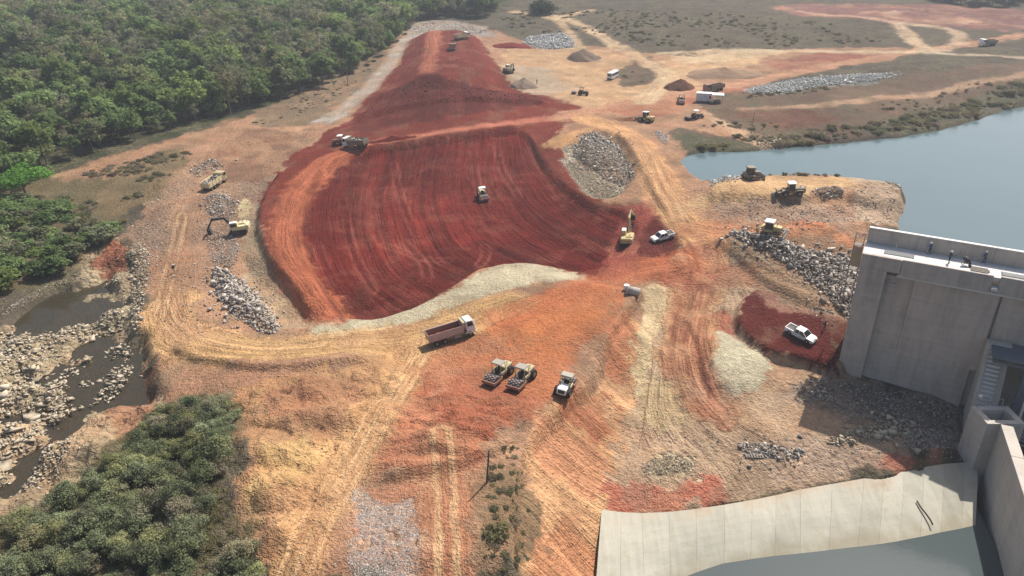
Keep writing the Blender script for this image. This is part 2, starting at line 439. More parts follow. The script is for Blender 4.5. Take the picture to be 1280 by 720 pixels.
# scraped slope: pale soil, lightened further to stand for the brighter lit face
SLOPE = [(655,560),(700,508),(760,425),(785,390),(812,420),(800,500),(790,560),(756,636),(745,760),(640,760),(648,640)]
mS = lay(SLOPE, soil(214,164,120), 1.2, 1.2, label='scraped_slope')
lay([(700,505),(760,425),(785,380),(800,400),(775,470),(765,520),(720,530)], soil(176,98,72), 1.5, 2, strength=.65)
lay([(655,565),(690,530),(745,560),(770,600),(755,615),(700,600)], soil(186,112,86), 1.5, 1.5, strength=.45)
lay([(655,690),(690,660),(745,690),(745,760),(680,760)], soil(188,112,80), 1.5, 1.5, strength=.5)
# basin right of it
lay([(800,400),(850,390),(890,350),(960,350),(1040,395),(1048,465),(1210,505),(1236,575),(1000,612),(860,635),(758,640),(800,520)], soil(186,156,128), 1.5, 1.5, rock=.12)
lay([(985,470),(1045,465),(1210,500),(1220,560),(1120,550),(1000,510)], soil(146,132,120), 1.5, 1.5, rock=.8)
lay([(930,545),(1000,555),(1100,560),(1200,560),(1220,575),(1080,590),(960,590),(900,570)], soil(180,152,130), 1.5, 1.5, rock=.45)
lay([(756,635),(770,612),(850,610),(900,595),(880,622),(820,640)], soil(182,112,90), 1.2, 1.5)
lay([(1090,585),(1150,560),(1225,565),(1232,577),(1130,586)], soil(186,116,94), 1.2, 1.5, strength=.8)
lay([(795,480),(850,470),(890,500),(880,540),(820,540)], soil(200,172,130), 2, 2, strength=.8)
lay([(880,500),(930,505),(960,540),(900,560),(850,545)], soil(178,142,110), 2, 2, strength=.7)
lay([(810,575),(860,570),(870,592),(820,595)], soil(188,170,140), 1, 1, rock=.8)
lay([(800,352),(842,362),(836,400),(815,430),(800,500),(790,480),(800,430)], soil(216,190,148), .8, .5)
lay([(880,455),(890,412),(930,435),(968,460),(940,500),(900,498)], soil(220,204,170), .6, .25, label='sand_patch')
lay([(838,318),(850,300),(868,305),(872,332),(858,345)], soil(206,172,134), 1, .8)
lay(SHELF, soil(112,50,42), .5, .5, label='red_shelf')
lay([(936,372),(965,374),(985,388),(1010,398),(1060,404),(1060,412),(1000,404),(965,396)], soil(176,128,106), .6, .5)
lay([(860,395),(920,380),(925,420),(880,420)], soil(170,104,84), 1.2, 1.5)
# riprap slope and cofferdam
lay([(900,285),(960,292),(1060,318),(1078,330),(1055,398),(1020,398),(975,375),(920,340),(900,310)], soil(160,136,112), 1.2, 1.2, rock=.35)
lay([(885,250),(1000,252),(1085,262),(1060,300),(990,285),(900,275)], soil(164,134,112), 1.2, 1.5, rock=.35)
lay([(985,280),(1040,275),(1066,300),(1055,312),(1000,300)], soil(196,124,88), 1.2, 1.2, label='cofferdam_top')
lay([(1030,285),(1060,290),(1062,305),(1040,305)], soil(156,76,62), 1, 1.5, strength=.8)
lay([(1060,225),(1125,232),(1132,270),(1090,300),(1060,260)], soil(182,160,136), 1.2, 1.5, rock=.25)
lay([(880,232),(1000,226),(1070,232),(1060,250),(950,250),(890,248)], soil(206,166,122), 1.2, 1.2, label='cofferdam_top')
# --- main red embankment
EMB = [(318,262),(340,225),(385,180),(440,150),(470,112),(500,75),(518,47),(592,45),(612,70),(642,112),(700,124),(745,138),(720,152),(690,160),(700,178),(740,250),(790,258),(835,268),(866,290),(848,318),(805,338),(765,348),(735,347),(660,328),(600,338),(540,378),(470,401),(390,404),(350,352),(320,305)]
mE = lay(EMB, RED2, .9, .9, rock=0, veg=0, label='earth_embankment')
lay(FILL, RED, .7, .5)
lay([(440,330),(560,290),(640,320),(600,335),(520,384),(430,396)], soil(102,39,31), 2, 2, strength=.6)
lay([(440,152),(480,118),(540,107),(640,116),(700,126),(650,135),(500,158),(430,170)], soil(108,48,39), 1.0, 1.5)
lay([(470,118),(545,106),(640,117),(560,122)], soil(104,44,36), .8, 1.2, strength=.7)
lay([(656,160),(672,162),(716,216),(745,252),(735,256),(690,220),(666,188)], soil(136,66,52), .8, .6)
lay([(770,262),(835,268),(866,290),(848,318),(805,338),(770,340),(790,300)], soil(110,48,42), 1.0, 1.0)
lay([(318,262),(335,235),(345,280),(352,320),(400,380),(400,402),(360,360),(325,315)], soil(140,72,58), 1.0, 1.0, strength=.8)
lay([(680,178),(740,158),(745,166),(705,186)], soil(204,156,110), 1, 1.0)
lay(PIT, soil(176,162,142), .8, .8, rock=.9)
lay([(385,412),(430,398),(500,394),(560,372),(605,338),(640,326),(690,335),(735,345),(720,352),(640,364),(560,392),(500,408),(440,420),(400,424)], soil(214,196,162), .7, .3, label='filter_sand', rock=0)
lay([(300,262),(322,250),(320,300),(345,355),(400,405),(370,412),(330,385),(305,335)], soil(172,148,120), 1.2, 1.2, rock=.15)
# sandy upstream yard
lay([(620,70),(640,52),(740,62),(830,80),(960,62),(960,78),(860,95),(900,120),(780,150),(700,128),(645,112)], soil(198,160,122), 2, 2.5)
lay([(625,80),(690,85),(720,110),(680,125),(645,112)], soil(184,160,134), 2, 2)
lay([(760,98),(800,66),(830,80),(835,98),(800,110)], soil(110,90,74), 2, 2, veg=.8)
lay([(740,135),(800,122),(900,108),(960,96),(960,104),(880,128),(800,150)], soil(176,108,84), 1.5, 2, strength=.8)
lay([(960,72),(1060,64),(1140,66),(1040,84),(960,90)], soil(150,88,74), 2, 3, strength=.8)
lay([(840,64),(960,58),(990,66),(900,78),(840,80)], soil(202,176,140), 2, 2)
lay([(640,58),(656,52),(690,56),(680,62)], soil(130,62,52), 1, 1.5)
lay([(650,44),(712,43),(722,60),(665,62)], soil(150,152,150), 1, 1.5, rock=1.0)
lay([(935,108),(1010,96),(1115,92),(1130,98),(1020,112),(945,120)], soil(150,152,148), 1, 1.5, rock=1.0)
# river
lay([(-200,430),(0,415),(60,395),(130,300),(165,300),(188,420),(190,515),(140,560),(60,640),(-200,700)], soil(176,156,126), 1.5, 2, rock=.7, veg=0, label='river_bed')
lay([(130,310),(160,300),(165,330),(140,345),(120,335)], soil(150,96,74), 1, 1)
lay([(120,420),(180,420),(190,515),(130,520)], soil(110,72,54), 1.5, 1.5, rock=.4)
lay([(165,360),(190,380),(195,440),(180,440),(172,400)], soil(150,84,66), .8, 1)
lay([(100,522),(190,515),(185,545),(130,575),(60,640),(0,665),(0,640),(60,590)], soil(182,160,128), 1.2, 1.2, rock=.4, label='river_bed')
lay([(130,512),(188,512),(190,545),(150,560)], soil(168,126,98), 1.2, 1.2)
lay([(-100,680),(0,655),(130,575),(190,515),(290,497),(302,560),(285,640),(345,720),(345,900),(-100,900)], soil(96,88,58), 1.5, 1.5, veg=1, label='thicket_floor')
lay([(600,600),(650,560),(665,640),(660,720),(600,720)], soil(150,118,90), 1.5, 1.5, veg=.6)
lay([(-150,200),(-100,-5),(0,-30),(-300,-20)], soil(80,82,56), 5, 5, veg=1)

lay([(297,249),(312,246),(311,268),(296,272)], soil(206,186,142), .5, .3)
# --- track fields over the fill, the slope and the swirling yard
mF = sstep(.8, -.8, sdf(PG(FILL), gx, gy, 4))
field([(0, [(398,214),(380,260),(385,320),(410,365),(440,397)]),
       (14, [(450,192),(430,250),(440,310),(470,360),(510,386)]),
       (30, [(530,176),(510,240),(530,300),(560,340),(590,342)]),
       (46, [(600,166),(590,220),(620,280),(680,318),(735,338)]),
       (58, [(640,161),(640,205),(675,255),(730,290),(775,312)]),
       (66, [(656,162),(675,205),(715,252),(760,275),(800,290)])], mF, 1.0)
mY = sstep(1.5, -1.5, sdf(PG([(770,335),(830,300),(860,270),(900,290),(1000,350),(1040,395),(960,380),(900,400),(880,500),(960,540),(1000,590),(870,620),(800,590),(800,480),(830,400)]), gx, gy, 6)) * (LAB != label_id('sand_patch'))
field([(0, [(800,345),(835,390),(815,450),(800,540),(860,600)]),
       (9, [(835,310),(866,380),(850,440),(860,520),(950,580)]),
       (16, [(860,270),(885,340),(880,400),(900,510),(1000,560)]),
       (26, [(880,285),(930,330),(960,350),(1000,375),(1040,392)]),
       (34, [(905,285),(960,312),(1010,345),(1050,380),(1060,390)])], mY, .8)
mSl = sstep(1.2, -1.2, sdf(PG(SLOPE), gx, gy, 5))
field([(0, [(650,560),(700,610),(752,640)]), (10, [(690,515),(740,560),(785,590)]), (22, [(750,430),(780,470),(798,500)]), (-14, [(648,640),(690,690),(745,740)]), (-30, [(640,740),(680,780),(730,830)])], mSl, .85)
mU = sstep(3, -3, sdf(PG([(440,150),(470,115),(505,75),(520,47),(592,46),(640,110),(700,126),(560,158)]), gx, gy, 6))
field([(0, [(520,48),(490,110),(460,145)]), (10, [(540,48),(528,100),(520,150)]), (20, [(560,48),(570,100),(580,145)]), (32, [(592,48),(630,108),(660,135)])], mU, .6)

# --- haul roads
road([(70,222),(150,196),(230,176),(290,158)], 3.5, soil(184,146,112), .4)
road([(405,152),(445,125),(480,88),(508,48)], 6.0, soil(172,160,146), .2, label='gravel_road')
road([(290,150),(260,215),(235,270),(218,330),(208,385),(212,410)], 7.5, soil(178,136,106), .8, wob=1.0, strength=.7)
road([(206,380),(208,405),(225,428),(300,443),(400,437),(470,428),(540,420),(640,382)], 8.5, soil(208,164,114), .9, wob=.8, strength=.95)
road([(215,330),(205,390),(235,420)], 5, soil(184,138,104), .8, strength=.7)
road([(520,440),(485,505),(440,580),(400,650),(358,735)], 5.8, soil(212,164,116), .9, wob=.25)
road([(552,560),(555,600),(558,640),(560,735)], 4.6, soil(176,122,92), .6, soft=.6, wob=.1, strength=1.0, ruts=(soil(206,166,124), (-.85, .95), .55, .9), k=1)
road([(446,184),(408,200),(372,240),(357,280),(358,318),(382,355),(418,392)], 6.6, soil(204,118,84), .8, wob=.15, strength=1.0, label='embankment_road')
road([(440,184),(520,173),(600,160),(700,147),(770,134)], 4.4, soil(200,122,96), .8, wob=.15, strength=1.0, label='embankment_road')
road([(543,48),(541,75),(535,102)], 6.5, soil(186,112,84), .9, wob=.4, label='embankment_road')
road([(700,147),(780,132),(860,114),(950,100),(1060,78),(1150,64),(1290,42)], 7.5, soil(190,142,112), .7, wob=1.0)
road([(735,148),(785,168),(815,200),(826,235),(850,268),(882,310),(880,350),(862,400),(858,450)], 8.0, soil(212,160,114), .9, wob=.6)
road([(880,320),(874,370),(860,405),(856,450),(870,490),(895,520)], 6.5, soil(168,112,86), 1.0, wob=.5, strength=.9)
road([(770,338),(830,345),(880,350),(930,345)], 6.0, soil(160,92,72), .9, wob=.9, strength=.75)
road([(905,360),(930,340),(985,365),(1040,392)], 4.5, soil(164,128,100), .9, wob=.6, strength=.7)
road([(690,20),(720,28),(755,48),(795,72),(838,92),(822,108),(805,128)], 7, soil(204,174,138), .5)
road([(700,22),(740,12)], 6, soil(204,174,138), .5)
road([(640,14),(700,24),(715,45),(725,60)], 5, soil(196,166,130), .5)
road([(830,66),(960,62),(1150,66)], 5, soil(206,178,144), .5)
road([(1120,28),(1140,50),(1160,64)], 7, soil(200,170,138), .5)
road([(1120,28),(1000,14)], 5, soil(196,158,132), .5)
road([(1130,30),(1190,35),(1205,48),(1180,62)], 6, soil(198,168,138), .5)
road([(1150,66),(1300,72)], 4, soil(200,178,150), .4)
road([(930,136),(1050,131),(1150,118),(1300,92)], 4, soil(176,142,114), .4)
road([(878,140),(920,162),(950,178)], 3.5, soil(196,162,130), .4)
road([(855,262),(900,240),(960,238),(1060,240)], 5, soil(208,168,124), .5)
road([(870,285),(930,290),(990,292),(1050,295)], 5, soil(198,136,98), .6, wob=1.2, strength=.8)
road([(850,330),(800,335),(760,350),(700,372),(640,400)], 8, soil(190,112,76), .7, wob=1.2, strength=.7)
road([(800,262),(770,340)], 5, soil(158,84,70), .7, wob=1.2, strength=.6)

# wheel lanes and roller passes: each pass left its own tone, and a shallow relief
lane = np.floor(U / 2.1 + .25 * WOB)
lt = (_hash(lane, np.zeros_like(lane), 5) - .5) * (0.6 + .8 * (vnoise(gx / 14, gy / 14, 77) + .5))
lane2 = np.floor(U / .72)
lt2 = (_hash(lane2, np.floor(gy / 40), 15) - .5) * np.clip(.5 + 2 * vnoise(gx / 9, gy / 9, 78), 0, 1)
CL = CL * np.clip(1 + TRK * (lt * .32 + lt2 * .34), .4, 1.7)[:, None]
fine_r = np.interp(r_all, [60, 220, 400], [1, .7, 0])
GZ = GZ + TRK * fine_r * (vnoise(U * .8, gx * .03 + gy * .03, 81) * .22 + vnoise(U * 2.1, gx * .05 - gy * .03, 83) * .10)
edge_l = np.abs((U / 2.1 + .25 * WOB) % 1.0 - .5)
CL = CL * (1 - .30 * (TRK * sstep(.42, .5, edge_l) * (vnoise(gx / 6, gy / 6, 85) > -.1)))[:, None]
# damp and dry patches on the red fill
wet = fbm(gx, gy, 26.0, 4, 401); scr = sstep(.22, .36, fbm(gx * .8, gy, 5.0, 4, 409, .65))
fm = mF * (LAB == label_id('earth_embankment'))
CL = CL * (1 + fm * (wet * .45))[:, None] * (1 - .0 * fm)[:, None]
CL = CL * (1 - (.35 * fm * scr)[:, None]) + (soil(146, 80, 64)[None] * (.35 * fm * scr)[:, None])
# single wheel tracks and fresh blade cuts
def scratch(px, w, col, st):
    L = LN(px, 3)
    for o_ in ((-.85, .85) if w < 1 else (0,)):
        d, ac, al = linedist(L, gx, gy, 4)
        mm = sstep(w, w * .35, np.abs(ac - o_ + WOBF * .12)) * (d < 900) * st * np.clip(.8 + 1.2 * WOB2, .2, 1)
        CL[:] = CL * (1 - mm[:, None]) + np.asarray(col)[None] * mm[:, None]
PK = soil(178, 100, 82)
for ln in ([(428,245),(434,290),(448,325),(466,358)], [(492,200),(500,245),(520,285)], [(592,185),(594,215),(602,240),(618,262)], [(660,166),(676,205),(700,238)],
           [(620,170),(626,205),(648,240)], [(505,295),(530,320),(535,345)], [(480,300),(520,315),(560,320)], [(600,325),(608,315),(606,300)], [(395,300),(408,335),(402,318)]):
    scratch(ln, .5, PK, .4)
scratch([(640,195),(660,240),(700,275),(760,300)], 1.1, soil(70,28,24), .55)
scratch([(600,295),(650,318),(700,330),(740,340)], 2.2, soil(72,28,25), .6)
scratch([(655,162),(672,190),(700,228),(742,262)], 1.2, soil(78,32,27), .6)
scratch([(400,214),(382,250),(381,300),(398,350),(428,396)], 1.0, soil(84,34,28), .5)
for ln in ([(870,345),(850,400),(845,450),(862,500)], [(890,350),(868,400),(862,445),(880,495)], [(850,300),(872,345),(868,390)], [(905,300),(950,325),(1000,352)], [(820,345),(870,362),(910,355)]):
    scratch(ln, .5, soil(120,72,56), .55)
for ln in ([(510,460),(478,515),(432,590),(388,665),(352,735)], [(524,450),(492,510),(450,585),(408,655),(372,730)], [(205,380),(222,425),(300,440),(400,434)], [(228,270),(212,340),(200,395)], [(790,170),(818,205),(830,240),(852,272)], [(770,168),(805,205),(816,240),(838,275)]):
    scratch(ln, .5, soil(222,182,136), .5)
    scratch([(x + 4, y + 2) for x, y in ln], .4, soil(140,96,70), .4)
# drifting dust and fresh earth on every worked surface except the red fill
bare = 1 - np.clip(VEG, 0, 1)
red_like = np.isin(LAB, [label_id(q) for q in ('earth_embankment', 'red_shelf', 'embankment_road', 'filter_sand', 'sand_patch')])
d1 = sstep(.02, .32, fbm(gx, gy, 11.0, 5, 301, .6)) * bare * ~red_like * np.clip(1 - TRK, .25, 1)
d2 = sstep(.06, .34, fbm(gx, gy, 8.0, 5, 307, .6)) * bare * ~red_like
CL = CL * (1 - .26 * d1[:, None]) + soil(212, 166, 126)[None] * .26 * d1[:, None]
CL = CL * (1 - .20 * d2[:, None]) + soil(168, 108, 78)[None] * .20 * d2[:, None]
CL = CL * (1 + .17 * bare * ~red_like)[:, None] * (1 + np.array([.02, 0, -.03])[None] * (bare * ~red_like)[:, None])
lum = CL @ np.array([.25, .6, .15])
CL = CL * .99 + lum[:, None] * .01
# soft large scale tone changes of the soil itself
tone = 1 + 0.22 * fbm(gx, gy, 22.0, 4, 71) + 0.16 * fbm(gx, gy, 3.0, 3, 75)
CL *= tone[:, None]
CL = np.clip(CL, 0.004, .8)

# ------------------------------------------------------------------ materials
def nmat(name):
    m = bpy.data.materials.new(name); m.use_nodes = True
    nt = m.node_tree; nt.nodes.clear()
    out = nt.nodes.new("ShaderNodeOutputMaterial")
    return m, nt, out
def N(nt, t, **kw):
    nd = nt.nodes.new(t)
    for k, v in kw.items():
        if k.startswith('i_'):
            nd.inputs[int(k[2:]) if k[2:].isdigit() else k[2:]].default_value = v
        else: setattr(nd, k, v)
    return nd
def M_(nt, op, a, b=None, c=None):
    nd = nt.nodes.new("ShaderNodeMath"); nd.operation = op
    for i, x in enumerate((a, b, c)):
        if x is None: continue
        if isinstance(x, (int, float)): nd.inputs[i].default_value = x
        else: nt.links.new(x, nd.inputs[i])
    return nd.outputs[0]
def mulcol(nt, col, fac):
    v = nt.nodes.new("ShaderNodeVectorMath"); v.operation = 'SCALE'
    nt.links.new(col, v.inputs[0]); nt.links.new(fac, v.inputs['Scale'])
    return v.outputs[0]
def mixcol(nt, fac, a, b):
    m = nt.nodes.new("ShaderNodeMix"); m.data_type = 'RGBA'
    for sock, x in ((m.inputs[0], fac), (m.inputs[6], a), (m.inputs[7], b)):
        if isinstance(x, (int, float)): sock.default_value = x
        elif isinstance(x, (tuple, list, np.ndarray)): sock.default_value = (float(x[0]), float(x[1]), float(x[2]), 1)
        else: nt.links.new(x, sock)
    return m.outputs[2]
def noise(nt, vec, scale, detail=4, rough=.55):
    nd = nt.nodes.new("ShaderNodeTexNoise")
    nd.inputs['Scale'].default_value = scale; nd.inputs['Detail'].default_value = detail; nd.inputs['Roughness'].default_value = rough
    nt.links.new(vec, nd.inputs['Vector'])
    return nd.outputs[0]
def principled(nt, out, col, rough=.9, spec=.1, normal=None, metal=0.0):
    b = nt.nodes.new("ShaderNodeBsdfPrincipled")
    if isinstance(col, (tuple, list, np.ndarray)): b.inputs['Base Color'].default_value = (float(col[0]), float(col[1]), float(col[2]), 1)
    else: nt.links.new(col, b.inputs['Base Color'])
    if isinstance(rough, (int, float)): b.inputs['Roughness'].default_value = rough
    else: nt.links.new(rough, b.inputs['Roughness'])
    b.inputs['Specular IOR Level'].default_value = spec
    b.inputs['Metallic'].default_value = metal
    if normal is not None: nt.links.new(normal, b.inputs['Normal'])
    nt.links.new(b.outputs[0], out.inputs[0])
    return b
def bump(nt, h, strength, dist):
    b = nt.nodes.new("ShaderNodeBump"); b.inputs['Strength'].default_value = strength; b.inputs['Distance'].default_value = dist
    nt.links.new(h, b.inputs['Height'])
    return b.outputs[0]

def ground_material():
    m, nt, out = nmat("site_ground")
    geo = N(nt, "ShaderNodeNewGeometry"); pos = geo.outputs['Position']
    col = N(nt, "ShaderNodeAttribute", attribute_name="soil").outputs['Color']
    prm = N(nt, "ShaderNodeAttribute", attribute_name="mix").outputs['Vector']
    sp = nt.nodes.new("ShaderNodeSeparateXYZ"); nt.links.new(prm, sp.inputs[0])
    veg, rock, trk = sp.outputs[0], sp.outputs[1], sp.outputs[2]
    u = N(nt, "ShaderNodeAttribute", attribute_name="across").outputs['Fac']
    px = nt.nodes.new("ShaderNodeSeparateXYZ"); nt.links.new(pos, px.inputs[0])
    # stretched track coordinates
    def tv(ku, kx):
        c = nt.nodes.new("ShaderNodeCombineXYZ")
        nt.links.new(M_(nt, 'MULTIPLY', u, ku), c.inputs[0])
        nt.links.new(M_(nt, 'MULTIPLY', px.outputs[0], kx), c.inputs[1])
        nt.links.new(M_(nt, 'MULTIPLY', px.outputs[1], kx), c.inputs[2])
        return c.outputs[0]
    t1 = noise(nt, tv(1.1, .05), 1.0, 3, .6)
    t2 = noise(nt, tv(3.2, .16), 1.0, 2, .6)
    pad = noise(nt, tv(2.2, 1.6), 1.0, 1, .5)
    ta = M_(nt, 'ADD', M_(nt, 'MULTIPLY', M_(nt, 'SUBTRACT', t1, .5), 1.5), M_(nt, 'MULTIPLY', M_(nt, 'SUBTRACT', t2, .5), 1.15))
    ta = M_(nt, 'ADD', ta, M_(nt, 'MULTIPLY', M_(nt, 'SUBTRACT', pad, .5), .5))
    ta = M_(nt, 'MULTIPLY', ta, trk)
    n1 = noise(nt, pos, .22, 3, .6)
    n2 = noise(nt, pos, 1.7, 3, .65)
    n3 = noise(nt, pos, 5.0, 2, .7)
    f = M_(nt, 'ADD', 1.0, M_(nt, 'MULTIPLY', M_(nt, 'SUBTRACT', n1, .5), .45))
    f = M_(nt, 'ADD', f, M_(nt, 'MULTIPLY', M_(nt, 'SUBTRACT', n2, .5), .85))
    f = M_(nt, 'ADD', f, M_(nt, 'MULTIPLY', M_(nt, 'SUBTRACT', n3, .5), .6))
    n5 = noise(nt, pos, 3.0, 2, .75)
    f = M_(nt, 'ADD', f, M_(nt, 'MULTIPLY', M_(nt, 'SUBTRACT', n5, .5), .55))
    f = M_(nt, 'ADD', f, M_(nt, 'MULTIPLY', ta, .8))
    c = mulcol(nt, col, M_(nt, 'MAXIMUM', f, .2))
    # hue drift between dry crust and fresh soil
    c = mixcol(nt, M_(nt, 'MULTIPLY', M_(nt, 'MAXIMUM', M_(nt, 'SUBTRACT', n1, .52), 0.0), 1.3), c, mulcol(nt, c, N(nt, "ShaderNodeValue").outputs[0]))
    for nd in nt.nodes:
        if nd.type == 'VALUE': nd.outputs[0].default_value = 1.45
    # stones
    vo = nt.nodes.new("ShaderNodeTexVoronoi"); vo.inputs['Scale'].default_value = 1.3; nt.links.new(pos, vo.inputs['Vector'])
    sv = nt.nodes.new("ShaderNodeSeparateColor"); nt.links.new(vo.outputs['Color'], sv.inputs[0])
    stone = M_(nt, 'ADD', .45, M_(nt, 'MULTIPLY', sv.outputs[0], .95))
    c = mixcol(nt, M_(nt, 'MULTIPLY', rock, .75), c, mulcol(nt, c, stone))
    # dry grass and low herbs in patches
    v1 = noise(nt, pos, .12, 5, .65); v2 = noise(nt, pos, .9, 4, .7)
    vm = M_(nt, 'MULTIPLY', veg, nt_ramp(nt, M_(nt, 'ADD', M_(nt, 'MULTIPLY', v1, .6), M_(nt, 'MULTIPLY', v2, .4)), .44, .60))
    gcol = mixcol(nt, nt_ramp(nt, v2, .4, .62), (.075, .078, .034), (.160, .128, .082))
    c = mixcol(nt, M_(nt, 'MULTIPLY', vm, .8), c, gcol)
    hgt = M_(nt, 'ADD', M_(nt, 'MULTIPLY', n2, .5), M_(nt, 'MULTIPLY', n3, .22))
    hgt = M_(nt, 'ADD', hgt, M_(nt, 'MULTIPLY', ta, .30))
    hgt = M_(nt, 'SUBTRACT', hgt, M_(nt, 'MULTIPLY', M_(nt, 'MULTIPLY', vo.outputs['Distance'], rock), .8))
    nrm = bump(nt, M_(nt, 'ADD', hgt, M_(nt, 'MULTIPLY', n5, .3)), 1.0, .95)
    principled(nt, out, c, .95, .08, nrm)
    return m
def nt_ramp(nt, x, a, b):
    mr = nt.nodes.new("ShaderNodeMapRange"); mr.interpolation_type = 'SMOOTHSTEP'
    mr.inputs[1].default_value = a; mr.inputs[2].default_value = b
    nt.links.new(x, mr.inputs[0])
    return mr.outputs[0]
GROUND_MAT = ground_material()

def plain(name, rgb, rough=.6, spec=.3, var=.18, scale=.8, metal=0, grime=None, bumpy=0.0):
    m, nt, out = nmat(name)
    tc = N(nt, "ShaderNodeTexCoord").outputs['Object']
    n1 = noise(nt, tc, scale, 5, .6); n2 = noise(nt, tc, scale * 6, 3, .6)
    f = M_(nt, 'ADD', 1.0, M_(nt, 'MULTIPLY', M_(nt, 'SUBTRACT', M_(nt, 'ADD', M_(nt, 'MULTIPLY', n1, .65), M_(nt, 'MULTIPLY', n2, .35)), .5), var * 3))
    rg = N(nt, "ShaderNodeRGB"); rg.outputs[0].default_value = (*[float(x) for x in rgb], 1)
    c = mulcol(nt, rg.outputs[0], f)
    if grime is not None:
        c = mixcol(nt, nt_ramp(nt, n1, .48, .68), c, grime)
    nr = bump(nt, n2, bumpy, .05) if bumpy else None
    principled(nt, out, c, rough, spec, nr, metal)
    return m
DUST = (.30, .17, .10)
MT = {
 'white_paint': plain('white_paint', (.74, .73, .70), .4, .4, .06, .6, grime=(.60, .52, .44)),
 'cream_paint': plain('cream_paint', (.44, .36, .20), .5, .4, .1, .6, grime=(.45, .33, .22)),
 'yellow_paint': plain('yellow_paint', (.55, .33, .07), .5, .4, .12, .7, grime=(.36, .22, .12)),
 'faded_yellow': plain('faded_yellow', (.50, .38, .17), .55, .3, .12, .7, grime=(.33, .23, .14)),
 'pale_yellow': plain('pale_yellow', (.62, .52, .30), .5, .3, .1, .7, grime=(.45, .35, .24)),
 'rusty_body': plain('rusty_body', (.30, .17, .12), .7, .2, .2, .7, grime=(.26, .12, .08)),
 'pinkish_side': plain('pinkish_side', (.46, .33, .28), .65, .2, .12, .7, grime=(.36, .22, .16)),
 'olive_body': plain('olive_body', (.22, .19, .13), .65, .2, .15, .7, grime=(.28, .17, .11)),
 'rubber': plain('rubber', (.025, .023, .022), .85, .2, .2, 2, grime=(.10, .06, .045)),
 'rim': plain('rim', (.28, .24, .20), .6, .3, .1, 2, grime=DUST),
 'dark_steel': plain('dark_steel', (.045, .04, .037), .65, .3, .2, 1, grime=(.13, .08, .055)),
 'track_steel': plain('track_steel', (.055, .045, .04), .7, .3, .2, 1, grime=(.16, .09, .06)),
 'drum_steel': plain('drum_steel', (.07, .05, .045), .55, .4, .2, 1, grime=(.2, .09, .06)),
 'pad_steel': plain('pad_steel', (.46, .38, .32), .5, .4, .1, 1, grime=(.3, .18, .13)),
 'glass': plain('glass', (.018, .022, .026), .08, .6, .02, 1),
 'grey_roof': plain('grey_roof', (.30, .275, .225), .6, .3, .08, 1, grime=(.34, .25, .19)),
 'concrete_pipe': plain('concrete_pipe', (.40, .37, .32), .85, .15, .1, 1.5, grime=(.34, .26, .2)),
 'wood': plain('wood', (.13, .10, .075), .9, .1, .15, 2),
 'old_wood': plain('old_wood', (.22, .19, .16), .9, .1, .15, 2),
 'porcelain': plain('porcelain', (.5, .46, .4), .4, .4, .05, 2),
 'lamp': plain('lamp', (.7, .66, .55), .2, .5, .03, 2),
 'red_soil': plain('red_soil', tuple(RED2), .95, .05, .2, .7, bumpy=.6),
 'red_light': plain('red_light', (.35, .02, .015), .3, .4, .05, 2),
 'blue_cloth': plain('blue_cloth', (.06, .09, .17), .9, .1, .1, 3),
 'green_cloth': plain('green_cloth', (.06, .09, .08), .9, .1, .1, 3),
 'orange_cloth': plain('orange_cloth', (.55, .16, .04), .9, .1, .1, 3),
 'skin': plain('skin', (.25, .13, .08), .7, .2, .05, 3),
 'helmet': plain('helmet', (.75, .73, .68), .4, .4, .02, 3),
 'tin_roof': plain('tin_roof', (.70, .69, .67), .45, .4, .08, 1, grime=(.5, .44, .38)),
 'container_white': plain('container_white', (.60, .61, .62), .6, .3, .05, 1, grime=(.5, .44, .38)),
 'bluish_steel': plain('bluish_steel', (.10, .12, .14), .5, .4, .15, 1),
 'rail_steel': plain('rail_steel', (.30, .30, .29), .5, .4, .1, 2),
}
